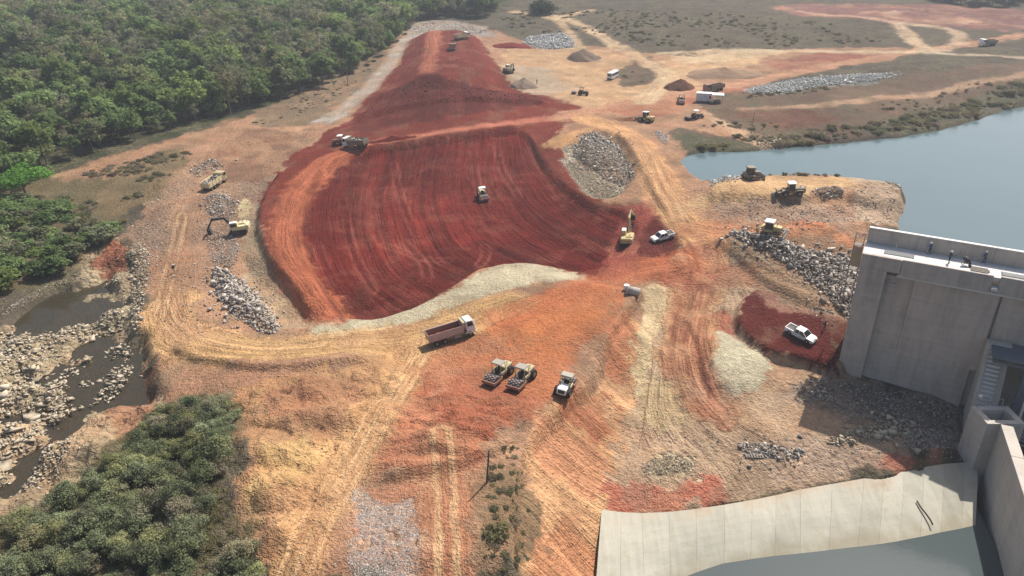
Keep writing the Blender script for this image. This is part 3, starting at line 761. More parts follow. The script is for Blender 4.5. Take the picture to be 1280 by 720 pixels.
def concrete(name, rgb, streak=.5, warm=(.30, .22, .15), scale=.35, dark=.25, panels=False):
    m, nt, out = nmat(name)
    pos = N(nt, "ShaderNodeNewGeometry").outputs['Position']
    mp = N(nt, "ShaderNodeMapping"); mp.inputs['Scale'].default_value = (1.0, 1.0, .12); nt.links.new(pos, mp.inputs[0])
    mh = N(nt, "ShaderNodeMapping"); mh.inputs['Scale'].default_value = (.12, .12, 1.6); nt.links.new(pos, mh.inputs[0])
    n1 = noise(nt, pos, scale, 6, .6); n2 = noise(nt, mp.outputs[0], .9, 5, .6); n3 = noise(nt, pos, 4, 4, .6); n4 = noise(nt, mh.outputs[0], 1.0, 3, .6)
    f = M_(nt, 'ADD', 1, M_(nt, 'MULTIPLY', M_(nt, 'SUBTRACT', n1, .5), .5))
    f = M_(nt, 'ADD', f, M_(nt, 'MULTIPLY', M_(nt, 'SUBTRACT', n2, .5), streak))
    f = M_(nt, 'ADD', f, M_(nt, 'MULTIPLY', M_(nt, 'SUBTRACT', n3, .5), .22))
    f = M_(nt, 'ADD', f, M_(nt, 'MULTIPLY', M_(nt, 'SUBTRACT', n4, .5), .28))
    if panels:     # every poured bay dried to its own tone; run-off streaks go down the slope
        f = M_(nt, 'ADD', f, M_(nt, 'MULTIPLY', M_(nt, 'SUBTRACT', N(nt, "ShaderNodeObjectInfo").outputs['Random'], .5), .16))
        mq = N(nt, "ShaderNodeMapping"); mq.inputs['Rotation'].default_value = (0, 0, -.12); mq.inputs['Scale'].default_value = (1.5, .1, .1); nt.links.new(pos, mq.inputs[0])
        f = M_(nt, 'ADD', f, M_(nt, 'MULTIPLY', M_(nt, 'SUBTRACT', noise(nt, mq.outputs[0], 1.0, 4, .65), .5), .45))
    rg = N(nt, "ShaderNodeRGB"); rg.outputs[0].default_value = (*rgb, 1)
    c = mulcol(nt, rg.outputs[0], f)
    c = mixcol(nt, M_(nt, 'MULTIPLY', nt_ramp(nt, n2, .54, .72), .45), c, warm)
    if panels:     # silt film left by high water, and mud washed over the upper edge
        sz = nt.nodes.new("ShaderNodeSeparateXYZ"); nt.links.new(pos, sz.inputs[0])
        zw = M_(nt, 'ADD', sz.outputs[2], M_(nt, 'MULTIPLY', M_(nt, 'SUBTRACT', n1, .5), 2.2))
        c = mixcol(nt, M_(nt, 'MULTIPLY', nt_ramp(nt, zw, -7.3, -8.3), .55), c, (.27, .225, .14))
        c = mixcol(nt, M_(nt, 'MULTIPLY', nt_ramp(nt, M_(nt, 'ADD', zw, M_(nt, 'MULTIPLY', n3, .8)), -5.9, -5.2), .6), c, (.40, .27, .17))
    c = mixcol(nt, M_(nt, 'MULTIPLY', nt_ramp(nt, n1, .55, .75), dark), c, (rgb[0] * .45, rgb[1] * .45, rgb[2] * .45))
    principled(nt, out, c, .88, .15, bump(nt, n3, .3, .05))
    return m
MT['dam_concrete'] = concrete('dam_concrete', (.43, .37, .315), .95, dark=.4)
MT['dam_panel'] = concrete('dam_panel', (.47, .385, .315), .9, dark=.4)
MT['deck_concrete'] = concrete('deck_concrete', (.58, .56, .53), .1, warm=(.45, .40, .34), dark=.12)
MT['wall_concrete'] = concrete('wall_concrete', (.46, .41, .35), .3)
MT['slab_concrete'] = concrete('slab_concrete', (.40, .375, .30), .1, warm=(.33, .27, .165), scale=.22, dark=.35, panels=True)

def rock_material(name, a, b, c3):
    m, nt, out = nmat(name)
    oi = N(nt, "ShaderNodeObjectInfo").outputs['Random']
    at = N(nt, "ShaderNodeAttribute", attribute_name="shade").outputs['Fac']
    geo = N(nt, "ShaderNodeNewGeometry"); n1 = noise(nt, geo.outputs['Position'], 1.8, 4, .65)
    r = M_(nt, 'FRACT', M_(nt, 'ADD', oi, at))
    c = mixcol(nt, r, a, b)
    c = mixcol(nt, nt_ramp(nt, n1, .5, .7), c, c3)
    c = mulcol(nt, c, M_(nt, 'ADD', .72, M_(nt, 'MULTIPLY', n1, .56)))
    principled(nt, out, c, .9, .12, bump(nt, n1, .5, .2))
    return m
MT['grey_rock'] = rock_material('grey_rock', (.15, .13, .11), (.54, .48, .41), (.33, .255, .19))
MT['pale_rock'] = rock_material('pale_rock', (.27, .22, .155), (.54, .46, .34), (.38, .29, .19))
MT['blue_rock'] = rock_material('blue_rock', (.25, .24, .225), (.68, .66, .62), (.42, .38, .33))
MT['dark_rock'] = rock_material('dark_rock', (.09, .08, .07), (.24, .22, .19), (.17, .13, .10))

def leaf_material(name, dark, light, dry, dryness=.15):
    m, nt, out = nmat(name)
    oi = N(nt, "ShaderNodeObjectInfo").outputs['Random']
    at = N(nt, "ShaderNodeAttribute", attribute_name="shade").outputs['Fac']
    tc = N(nt, "ShaderNodeNewGeometry").outputs['Position']
    n1 = noise(nt, tc, .35, 3, .6)
    nb = noise(nt, tc, .022, 3, .6)
    c = mixcol(nt, M_(nt, 'MULTIPLY', M_(nt, 'ADD', at, M_(nt, 'FRACT', M_(nt, 'MULTIPLY', oi, 7.3))), .5), dark, light)
    dm = M_(nt, 'MULTIPLY', nt_ramp(nt, M_(nt, 'ADD', oi, M_(nt, 'MULTIPLY', M_(nt, 'SUBTRACT', nb, .5), 1.6)), 1.0 - dryness - .12, 1.0 - dryness + .12), .85)
    c = mixcol(nt, dm, c, dry)
    vy = M_(nt, 'FRACT', M_(nt, 'MULTIPLY', oi, 13.7))
    c = mixcol(nt, M_(nt, 'MULTIPLY', nt_ramp(nt, vy, .62, .8), .38), c, tuple(q * w for q, w in zip(light, (1.25, 1.08, .75))))
    c = mulcol(nt, c, M_(nt, 'ADD', .72, M_(nt, 'MULTIPLY', M_(nt, 'FRACT', M_(nt, 'MULTIPLY', oi, 29.3)), .56)))
    c = mulcol(nt, c, M_(nt, 'ADD', .7, M_(nt, 'MULTIPLY', n1, .6)))
    d = N(nt, "ShaderNodeBsdfDiffuse"); nt.links.new(c, d.inputs[0])
    t = N(nt, "ShaderNodeBsdfTranslucent"); nt.links.new(c, t.inputs[0])
    mx = N(nt, "ShaderNodeMixShader"); mx.inputs[0].default_value = .42
    nt.links.new(d.outputs[0], mx.inputs[1]); nt.links.new(t.outputs[0], mx.inputs[2]); nt.links.new(mx.outputs[0], out.inputs[0])
    return m
MT['leaf'] = leaf_material('leaf', (.085, .130, .045), (.215, .285, .105), (.190, .195, .115), .2)
MT['leaf_bright'] = leaf_material('leaf_bright', (.10, .23, .04), (.20, .40, .08), (.15, .25, .07), .0)
MT['leaf_bush'] = leaf_material('leaf_bush', (.09, .11, .05), (.32, .345, .20), (.30, .255, .175), .3)
MT['leaf_far'] = leaf_material('leaf_far', (.035, .055, .03), (.075, .10, .055), (.08, .085, .05), .1)
MT['leaf_dry'] = leaf_material('leaf_dry', (.15, .15, .085), (.26, .255, .155), (.23, .215, .135), .3)
MT['leaf_grass'] = leaf_material('leaf_grass', (.10, .105, .055), (.20, .19, .11), (.25, .20, .135), .45)
MT['bark'] = plain('bark', (.16, .13, .105), .95, .05, .2, 2)

# ------------------------------------------------------------------ mesh tools
def link(o, parent=None):
    COL.objects.link(o)
    if parent is not None: o.parent = parent
    return o
def tag(o, label=None, cat=None, group=None, kind=None):
    if label: o["label"] = label
    if cat: o["category"] = cat
    if group: o["group"] = group
    if kind: o["kind"] = kind
    return o
def quick_mesh(name, V, Fq, mat, smooth=False, attrs=None):
    """V (n,3), Fq (m,k) with one k"""
    me = bpy.data.meshes.new(name)
    V = np.asarray(V, np.float32); Fq = np.asarray(Fq, np.int32)
    me.vertices.add(len(V)); me.vertices.foreach_set("co", V.ravel())
    k = Fq.shape[1]
    me.loops.add(Fq.size); me.loops.foreach_set("vertex_index", Fq.ravel())
    me.polygons.add(len(Fq)); me.polygons.foreach_set("loop_start", np.arange(0, Fq.size, k, dtype=np.int32))
    me.polygons.foreach_set("loop_total", np.full(len(Fq), k, np.int32))
    if smooth: me.polygons.foreach_set("use_smooth", np.ones(len(Fq), bool))
    me.update(calc_edges=True)
    for an, (typ, dom, data) in (attrs or {}).items():
        a = me.attributes.new(an, typ, dom)
        a.data.foreach_set({'FLOAT': 'value', 'FLOAT_VECTOR': 'vector', 'FLOAT_COLOR': 'color'}[typ], np.asarray(data, np.float32).ravel())
    if mat: me.materials.append(mat)
    return me
class MB:
    """collects simple solids, then builds one mesh"""
    def __init__(s): s.v = []; s.f = []; s.xf = Matrix.Identity(4)
    def _add(s, vs, fs):
        o = len(s.v); s.v += [tuple(s.xf @ Vector(p)) for p in vs]; s.f += [tuple(i + o for i in f) for f in fs]
        return s
    def box(s, a, b, top=None):
        """a,b corners; top=(x0,y0,x1,y1) lets the top face differ"""
        x0, y0, z0 = a; x1, y1, z1 = b
        t = top or (x0, y0, x1, y1)
        return s._add([(x0,y0,z0),(x1,y0,z0),(x1,y1,z0),(x0,y1,z0),(t[0],t[1],z1),(t[2],t[1],z1),(t[2],t[3],z1),(t[0],t[3],z1)],
                      [(0,3,2,1),(4,5,6,7),(0,1,5,4),(1,2,6,5),(2,3,7,6),(3,0,4,7)])
    def rbox(s, a, b, r=.06):
        """box with chamfered vertical and top edges"""
        x0, y0, z0 = a; x1, y1, z1 = b
        def ring(i, z): return [(x0+i+r,y0+i,z),(x1-i-r,y0+i,z),(x1-i,y0+i+r,z),(x1-i,y1-i-r,z),(x1-i-r,y1-i,z),(x0+i+r,y1-i,z),(x0+i,y1-i-r,z),(x0+i,y0+i+r,z)]
        v = ring(0, z0) + ring(0, z1 - r) + ring(r, z1)
        f = [tuple(range(7, -1, -1)), tuple(range(16, 24))]
        for k in range(2):
            for i in range(8):
                j = (i + 1) % 8; f.append((k*8+i, k*8+j, k*8+8+j, k*8+8+i))
        return s._add(v, f)
    def prism(s, prof, y0, y1):
        """outline in x,z extruded along y"""
        n = len(prof)
        v = [(x, y0, z) for x, z in prof] + [(x, y1, z) for x, z in prof]
        ar = sum(prof[i][0]*prof[(i+1)%n][1]-prof[(i+1)%n][0]*prof[i][1] for i in range(n))
        f = [tuple(range(n)), tuple(range(2*n-1, n-1, -1))]
        f += [((i+1)%n, i, n+i, n+(i+1)%n) for i in range(n)]
        if ar < 0: f = [tuple(reversed(q)) for q in f]
        return s._add(v, f)
    def cyl(s, p, q, r, r2=None, n=14, caps=True):
        p = Vector(p); q = Vector(q); r2 = r if r2 is None else r2
        d = (q - p).normalized(); a = d.orthogonal().normalized(); b = d.cross(a)
        v = []
        for c, rad in ((p, r), (q, r2)):
            for i in range(n):
                t = 2*math.pi*i/n; v.append(tuple(c + (a*math.cos(t) + b*math.sin(t))*rad))
        f = [(i, (i+1)%n, n+(i+1)%n, n+i) for i in range(n)]
        if caps: f += [tuple(range(n-1, -1, -1)), tuple(range(n, 2*n))]
        return s._add(v, f)
    def tube(s, pts, rad, n=8):
        for i in range(len(pts)-1):
            s.cyl(pts[i], pts[i+1], rad[i] if hasattr(rad, '__len__') else rad, rad[i+1] if hasattr(rad, '__len__') else rad, n)
        return s
    def bar(s, p, q, w, h):
        p = Vector(p); q = Vector(q); d = (q-p).normalized()
        up = Vector((0,0,1)) if abs(d.z) < .95 else Vector((1,0,0))
        a = d.cross(up).normalized()*w/2; b = a.cross(d).normalized()*h/2
        v = [p-a-b, p+a-b, p+a+b, p-a+b, q-a-b, q+a-b, q+a+b, q-a+b]
        return s._add([tuple(x) for x in v], [(0,3,2,1),(4,5,6,7),(0,1,5,4),(1,2,6,5),(2,3,7,6),(3,0,4,7)])
    def build(s, name, mat, parent=None, smooth=False, bevel=0.0):
        me = bpy.data.meshes.new(name); me.from_pydata(s.v, [], s.f); me.update()
        bm = bmesh.new(); bm.from_mesh(me); bmesh.ops.recalc_face_normals(bm, faces=bm.faces)
        if bevel: bmesh.ops.bevel(bm, geom=bm.edges[:], offset=bevel, segments=1, affect='EDGES')
        bm.to_mesh(me); bm.free()
        if smooth: me.polygons.foreach_set("use_smooth", [True]*len(me.polygons))
        me.materials.append(MT[mat] if isinstance(mat, str) else mat)
        return link(bpy.data.objects.new(name, me), parent)
def empty(name, loc=(0,0,0)):
    o = bpy.data.objects.new(name, None); o.location = loc; o.empty_display_size = .5
    return link(o)
def kids(o): return [c for c in bpy.data.objects if c.parent == o]
def copy_tree(o, parent=None):
    c = o.copy(); COL.objects.link(c); c.parent = parent
    for ch in kids(o): copy_tree(ch, c)
    return c
def G(x, y): return float(grid_h(np.array([x]), np.array([y]), GZ)[0])
def at(px, py):
    h = hits([(px, py)], GZ)[0]
    return Vector((h[0], h[1], G(h[0], h[1])))
def place(o, px_rear, px_front=None, heading=None, sink=0.03, span=2.2, flat=False, centre=None):
    """stands a thing on the ground, heading from one photo point to another"""
    if px_front is not None:
        a = at(*px_rear); b = at(*px_front); c = (a + b) / 2; yaw = math.atan2(b.y - a.y, b.x - a.x)
    else:
        c = at(*px_rear); yaw = heading
    if centre: c = at(*centre)
    f = Vector((math.cos(yaw), math.sin(yaw), 0)); l = Vector((-f.y, f.x, 0))
    if not flat:
        zf = G(*(c + f*span).xy) - G(*(c - f*span).xy); zl = G(*(c + l*1.2).xy) - G(*(c - l*1.2).xy)
        zf = max(-.16*2*span, min(.16*2*span, zf)); zl = max(-.25, min(.25, zl))
        f = Vector((f.x, f.y, zf/(2*span))).normalized(); l = Vector((l.x, l.y, zl/2.4)); u = f.cross(l).normalized(); l = u.cross(f)
        z = (G(*c.xy) + G(*(c + f*span).xy) + G(*(c - f*span).xy)) / 3
    else:
        u = Vector((0,0,1)); z = G(*c.xy)
    o.matrix_world = Matrix((( f.x, l.x, u.x, c.x), (f.y, l.y, u.y, c.y), (f.z, l.z, u.z, z - sink), (0,0,0,1))) @ Matrix.Scale(.88, 4)
    return o

# ------------------------------------------------------------------ the ground, cut into its kinds
Zg3 = np.stack([gx, gy, GZ], 1)
gridV = Zg3.reshape(NRT, NA, 3)
du = np.gradient(gridV, axis=0); dv = np.gradient(gridV, axis=1)
NRM = np.cross(dv, du); NRM /= np.linalg.norm(NRM, axis=2, keepdims=True)
NRM = np.where(NRM[..., 2:3] < 0, -NRM, NRM).reshape(-1, 3)
ii = np.arange(NRT * NA).reshape(NRT, NA)
quads = np.stack([ii[:-1, :-1], ii[:-1, 1:], ii[1:, 1:], ii[1:, :-1]], -1).reshape(-1, 4)
flab = LAB[quads[:, 0]]
# speckle-free kinds: drop labels of tiny coverage
MIXA = np.stack([VEG, ROCK, TRK], 1)
for k, nm in enumerate(LABELS):
    q = quads[flab == k]
    if len(q) == 0: continue
    uq, inv = np.unique(q, return_inverse=True)
    inv = inv.reshape(q.shape)
    me = quick_mesh(nm, Zg3[uq], inv, GROUND_MAT, True, {
        'soil': ('FLOAT_COLOR', 'POINT', np.concatenate([CL[uq], np.ones((len(uq), 1))], 1)),
        'mix': ('FLOAT_VECTOR', 'POINT', MIXA[uq]), 'across': ('FLOAT', 'POINT', U[uq])})
    me.normals_split_custom_set_from_vertices(NRM[uq].astype(np.float32))
    tag(link(bpy.data.objects.new(nm, me)), kind='structure')

# ------------------------------------------------------------------ water
def water_material(name, col, rough, bumpk, spec=.5, scale=1.2):
    m, nt, out = nmat(name)
    pos = N(nt, "ShaderNodeNewGeometry").outputs['Position']
    n = noise(nt, pos, scale, 4, .6); n2 = noise(nt, pos, .06, 4, .6)
    c = mixcol(nt, nt_ramp(nt, n2, .3, .8), col, tuple(x * 1.08 for x in col))
    b = principled(nt, out, c, rough, spec, bump(nt, n, bumpk, .12))
    b.inputs['IOR'].default_value = 1.33
    return m
def clear(m, k):
    nt = m.node_tree; out = [q for q in nt.nodes if q.type == 'OUTPUT_MATERIAL'][0]; src = out.inputs[0].links[0].from_socket
    tr = N(nt, "ShaderNodeBsdfTransparent"); tr.inputs[0].default_value = (.55, .45, .3, 1); mx = N(nt, "ShaderNodeMixShader"); mx.inputs[0].default_value = k
    nt.links.new(src, mx.inputs[1]); nt.links.new(tr.outputs[0], mx.inputs[2]); nt.links.new(mx.outputs[0], out.inputs[0])
def water(name, pts, mat):
    bm = bmesh.new(); f = bm.faces.new([bm.verts.new(p) for p in pts])
    bmesh.ops.triangulate(bm, faces=[f]); me = bpy.data.meshes.new(name); bm.to_mesh(me); bm.free()
    me.materials.append(mat)
    return tag(link(bpy.data.objects.new(name, me)), kind='structure')
W_RES = water_material('reservoir_water', (.080, .118, .122), .14, .14)
W_RIV = water_material('stream_water', (.055, .047, .030), .06, .08)
W_POOL = water_material('basin_water', (.06, .075, .075), .10, .06)
clear(W_RIV, .36)
def zpoly(px, z): return [tuple(PZ(a, b, z)) for a, b in px]
water('reservoir', zpoly([(835,215),(850,185),(940,178),(1080,164),(1160,155),(1290,112),(1500,95),(1900,120),(1900,300),(1290,345),(1120,345),(1060,300),(1060,225),(900,236)], 4.55), W_RES)
water('stream', zpoly([(-150,440),(-20,380),(60,345),(170,340),(215,430),(215,530),(120,560),(40,640),(-20,700),(-150,720)], -4.95), W_RIV)
WZ = -8.2
water('spillway_basin_water', [(4, 30, WZ), (49.0, 30, WZ), (59.0, 80, WZ), (30, 76, WZ), (14, 66, WZ)], W_POOL)

# ------------------------------------------------------------------ concrete intake dam
DE = Vector((.885, -.466, 0)).normalized(); DN = Vector((-DE.y, DE.x, 0))
def dam_frame(o, z=0.0, a=0.0, b=0.0):
    q = Vector((48.0, 95.0, 0)) + DE * a + DN * b
    o.matrix_world = Matrix(((DE.x, DN.x, 0, q.x), (DE.y, DN.y, 0, q.y), (0, 0, 1, z), (0, 0, 0, 1)))
    return o
LEN = 46.0
TOPZ = 17.0
dam = dam_frame(empty('concrete_dam'), -1.3)
tag(dam, 'tall grey concrete dam with shaded face and bright crest deck beside the reservoir', 'dam')
MB().box((0, 1.4, -8), (LEN, 5.6, 14.6)).build('core_wall', 'dam_concrete', dam, bevel=.05)
MB().box((0, .55, -8), (16.3, 1.4, 3.2), top=(0.0, .8, 16.3, 1.4)).build('lower_wall', 'dam_concrete', dam, bevel=.04)
MB().box((0, -.05, -8), (3.4, .6, 15.0)).box((0, .6, 3.2), (3.4, 1.45, 15.0)).build('end_pier', 'dam_concrete', dam, bevel=.05)
MB().box((3.4, .95, 3.2), (7.0, 1.45, 14.2)).build('recess_panel', 'dam_panel', dam)
MB().box((7.05, .95, 2.65), (16.95, 1.45, 14.15)).build('panel_backing', 'dam_concrete', dam)
for r_ in range(4):
    for c_ in range(2):
        MB().box((7.0 + c_ * 5.0 + .006, .75 + .008 * ((r_ * 3 + c_) % 3), 2.6 + r_ * 2.9 + .006), (12.0 + c_ * 5.0 - .006, .98, 5.5 + r_ * 2.9 - .006)).build('form_panel', 'dam_panel', dam)
    MB().box((17.35, 1.0 + .008 * (r_ % 2), 2.0 + r_ * 3.05 + .006), (28, 1.45, 5.05 + r_ * 3.05 - .006)).build('form_panel', 'dam_panel', dam)
# crest: deck, beams, parapet
dk = MB().box((-.1, .5, 16.2), (LEN, 5.8, 16.7)).build('crest_deck', 'deck_concrete', dam, bevel=.04)
MB().box((-.1, -.1, 15.0), (4.9, .5, 17.0)).build('edge_beam', 'dam_concrete', dam, bevel=.04)
MB().box((4.95, .1, 14.6), (15.6, .5, 17.0)).build('edge_beam', 'dam_concrete', dam, bevel=.04)
MB().box((16.4, .1, 14.6), (20.4, .5, 17.05)).build('edge_beam', 'dam_concrete', dam, bevel=.04)
MB().box((21.0, .1, 14.6), (LEN, .5, 17.0)).build('edge_beam', 'dam_concrete', dam, bevel=.04)
MB().box((4.7, .3, 14.3), (LEN, 1.4, 14.62)).build('ledge', 'deck_concrete', dam)
for k in range(12):
    MB().box((.0 + k * 3.9, 5.2, 16.7), (3.86 + k * 3.9, 5.6, 18.9)).build('parapet_panel', 'dam_concrete', dam, bevel=.03)
    MB().box((.0 + k * 3.9, 5.1, 18.9), (3.87 + k * 3.9, 5.7, 19.0)).build('parapet_cap', 'deck_concrete', dam)
MB().box((15.65, -.4, 15.1), (16.35, .55, 15.5)).build('drain_spout', 'deck_concrete', dam)
for k in range(2):
    MB().box((4.1 + k*.5, -.25, 12.9), (4.4 + k*.5, .1, 13.5)).build('floodlight', 'rail_steel', dam)
# odds and ends on the crest
g = dam_frame(empty('deck_grating'), 15.4, 2.6, 2.0)
tag(g, 'grey steel grating lying on the dam crest nearest its left end', 'grating')
for k in range(8): MB().box((.0, k * .16, 0), (3.6, k * .16 + .07, .12)).build('grate_bar', 'rail_steel', g)
[MB().box((x_, -.08, 0), (x_ + .05, 1.3, .14)).build('grate_frame', 'dark_steel', g) for x_ in (-.05, 3.6)]
g = dam_frame(empty('deck_grating'), 15.4, 16.6, 1.5)
tag(g, 'grey steel grating lying on the dam crest near its right end', 'grating')
for k in range(6): MB().box((.0, k * .2, 0), (2.6, k * .2 + .09, .14)).build('grate_bar', 'rail_steel', g)
[MB().box((x_, -.08, 0), (x_ + .05, 1.2, .16)).build('grate_frame', 'dark_steel', g) for x_ in (-.05, 2.6)]
wm = dam_frame(empty('cement_mixer'), 15.4, 12.4, 2.8)
tag(wm, 'small dark mixer standing among workers on the dam crest', 'mixer')
MB().cyl((.2,0,.55), (-.35,0,1.15), .42, .25).build('drum', 'dark_steel', wm, True)
MB().bar((-.5,-.4,0), (.1,-.3,.7), .07,.07).bar((-.5,.4,0), (.1,.3,.7), .07,.07).bar((.5,0,0),(.1,0,.6),.07,.07).build('stand', 'rail_steel', wm)
for sy in (-1, 1): MB().cyl((.5, sy*.45-.05, .2), (.5, sy*.45+.05, .2), .2).build('wheel', 'rubber', wm)
tb = dam_frame(empty('timber_stack'), 15.4, 13.9, 1.9)
tag(tb, 'low stack of timber boards lying on the dam crest', 'boards')
for k in range(5): MB().box((-.9, k*.28-.6, 0), (1.1+.2*(k%2), k*.28-.36, .12+.05*(k%3))).build('board', 'old_wood', tb)
# stair tower at the left end
st = dam_frame(empty('scaffold_tower'), 0, -1.5, 4.2)
tag(st, 'narrow pale scaffold tower standing against the left end of the dam crest', 'scaffold')
for x in (0, 1.2):
    for y in (0, 1.2): MB().cyl((x, y, 5.0), (x, y, 16.6), .06, n=6).build('upright', 'rail_steel', st)
for z in (9.2, 11.2, 13.2, 15.0): MB().box((0, 0, z), (1.2, 1.2, z + .08)).build('platform', 'old_wood', st)
MB().box((-.02, -.05, 11.9), (1.2, -.01, 14.9)).build('board_panel', 'cream_paint', st)
for k in range(4): MB().bar((0, -.06, 8.8 + k*2.2), (1.2, -.06, 10.8 + k*2.2), .05, .05).build('brace', 'rail_steel', st)

# ------------------------------------------------------------------ stepped pier, gate bay, training wall
pier = dam_frame(empty('stepped_pier'), 0, 17.0, 0)
tag(pier, 'sloping concrete pier with ladder steps at the foot of the dam', 'pier')
pp = MB(); pp.xf = Matrix.Rotation(math.pi/2, 4, 'Z')
pp.prism([(.72, -9), (.72, 6.6), (-.6, 6.6), (-4.2, -.6), (-5.6, -2.6), (-5.6, -9)], -2.9, 0.0)
pp.build('pier_body', 'wall_concrete', pier, bevel=.05)
for k in range(14):
    t = k / 13.0; b = -.75 - 3.3 * t; z = 6.3 - 6.7 * t
    MB().box((.5, b - .34, z - .30), (2.1, b + .12, z)).build('step', 'deck_concrete', pier)
for s in (.46, 2.12): MB().bar((s, -.62, 7.2), (s, -4.3, -.1), .06, .06).build('handrail', 'rail_steel', pier)
bay = dam_frame(empty('gate_bay'), 0, 20.2, 0)
tag(bay, 'dark steel gate platform and columns in the shaded bay right of the dam', 'gate')
MB().box((-2.6, -5.0, 6.1), (14, .7, 6.5)).build('platform', 'bluish_steel', bay)
MB().box((-2.6, -5.1, 6.5), (14, -4.9, 6.7)).build('kerb', 'dark_steel', bay)
for k in range(3): MB().box((1.2 + 4.2 * k, -4.4, -9), (1.9 + 4.2 * k, -3.4, 6.1)).build('column', 'bluish_steel', bay)
MB().box((2.0, -3.6, 1.8), (5.4, -3.2, 6.1)).build('gate_leaf', 'dark_steel', bay)
MB().box((6.2, -3.6, -2.5), (9.6, -3.2, 6.1)).build('gate_leaf', 'dark_steel', bay)
MB().box((-.1, -3.4, -4.6), (14, -2.6, -4.0)).build('walkway', 'wall_concrete', bay)
for k in range(2): MB().cyl((2.2 + k * 1.0, -4.9, -1.5), (2.2 + k * 1.0, -4.9, 3.0), .16).build('hoist_rod', 'tin_roof', bay)
MB().bar((5.6, -4.6, -3.8), (7.4, -4.6, 1.2), .22, .22).build('brace', 'dark_steel', bay)
for k in range(6): MB().box((-.1, -2.9 - k*.35, -3.0 - k*.45), (14, -2.6 - k*.35, -2.8 - k*.45)).build('beam', 'rail_steel', bay)

tw = empty('training_wall')
tag(tw, 'tall pale concrete wall with a sunlit top edge running along the spillway basin', 'wall')
TWA, TWB = Vector((60.3, 76.3)), Vector((51.2, 52.2))
td = (TWB - TWA).normalized(); tn = Vector((-td.y, td.x)) if td.y < 0 else Vector((td.y, -td.x))
if tn.x < 0: tn = -tn
def twbox(m, s0, s1, o0, o1, z0, z1):
    c = [TWA + td*s0 + tn*o0, TWA + td*s1 + tn*o0, TWA + td*s1 + tn*o1, TWA + td*s0 + tn*o1]
    v = [(p.x, p.y, z0) for p in c] + [(p.x, p.y, z1) for p in c]
    m._add(v, [(0,3,2,1),(4,5,6,7),(0,1,5,4),(1,2,6,5),(2,3,7,6),(3,0,4,7)]); return m
for k in range(5):
    twbox(MB(), .02 + k*6.5, 6.49 + k*6.5, 0, 1.35, -14, 1.0).build('wall_bay', 'wall_concrete', tw, bevel=.04)
MB().box((58.7, 76.35, -12), (59.5, 80.1, 1.0)).build('shaft_wall', 'wall_concrete', tw, bevel=.03)
MB().box((62.6, 76.35, -12), (63.4, 80.1, 1.0)).build('shaft_wall', 'wall_concrete', tw, bevel=.03)
MB().box((59.5, 76.35, -12), (62.6, 77.1, .997)).build('shaft_wall', 'wall_concrete', tw)
MB().box((59.5, 79.3, -12), (62.6, 80.1, .997)).build('shaft_wall', 'wall_concrete', tw)
MB().box((59.5, 77.1, -12), (62.6, 79.3, -.6)).build('shaft_floor', 'wall_concrete', tw)
for x_ in (60.2, 61.4, 62.5): MB().box((x_, 80.0, 1.0), (x_ + .07, 80.07, 2.1)).build('rail_post', 'rail_steel', tw)
MB().box((60.2, 80.0, 2.05), (62.57, 80.07, 2.12)).build('rail', 'rail_steel', tw)
MB().cyl((59.3, 79.9, 1.0), (59.3, 79.9, 2.6), .05).build('lamp_post', 'rail_steel', tw)
MB().rbox((59.1, 79.65, 2.6), (59.5, 80.05, 2.85)).build('lamp_head', 'lamp', tw)

# ------------------------------------------------------------------ spillway chute lining, panel by panel
ch = empty('spillway_lining')
tag(ch, 'long pale concrete lining of jointed slabs sloping into the basin water', 'spillway')
topL = np.array([tuple(PZ(a, b, -6.0)) for a, b in [(752,637),(776,640),(802,641.5),(836,640),(870,636),(905,631),(940,625),(970,619),(1000,612),(1040,605),(1080,598),(1105,593),(1130,588),(1155,584),(1180,580),(1206,578),(1222,577)]])
botL = np.array([tuple(PZ(a, b, -8.35)) for a, b in [(742,765),(775,762),(806,752),(838,735),(870,720),(905,708),(938,703),(968,699),(1000,696),(1036,692),(1072,688),(1098,685),(1124,681),(1150,676),(1176,670),(1202,665),(1219,661)]])
def chute_pt(i, t):
    a, b = topL[i], botL[i]
    p = a + (b - a) * t
    p = p.copy(); p[2] += 0.45 * math.sin(math.pi * min(t, 1.0)) * (1 - .4 * t)
    return p
NT = 9
for i in range(len(topL) - 1):
    vs, fs = [], []
    for side in range(2):
        for lay_ in (0, -.35):
            for k in range(NT + 1):
                t = 1.12 * k / NT
                a = chute_pt(i, t); b = chute_pt(i + 1, t); w = .003 if side == 0 else .997
                p = a + (b - a) * w
                vs.append((p[0], p[1], p[2] + lay_ + .004 * (i % 3)))
    n1 = NT + 1
    for k in range(NT):
        fs += [(k, k+1, 2*n1+k+1, 2*n1+k), (n1+k+1, n1+k, 3*n1+k, 3*n1+k+1), (k+1, k, n1+k, n1+k+1), (2*n1+k, 2*n1+k+1, 3*n1+k+1, 3*n1+k)]
    fs += [(0, 2*n1, 3*n1, n1), (NT, n1+NT, 3*n1+NT, 2*n1+NT)]
    m = MB(); m.v = vs; m.f = fs
    m.build('slab_panel', 'slab_concrete', ch)
# hose and stones on the lining
def on_chute(px, py):
    return PZ(px, py, -6.0 - 2.35 * (py - 585) / 85 + .5)
pts = [on_chute(x, y) for x, y in [(1146,626),(1151,634),(1158,643),(1163,650),(1166,656)]]
tag(MB().tube(pts, .09, 6).build('hose', 'rubber', None), 'thin dark hose lying on the pale spillway lining', 'hose')

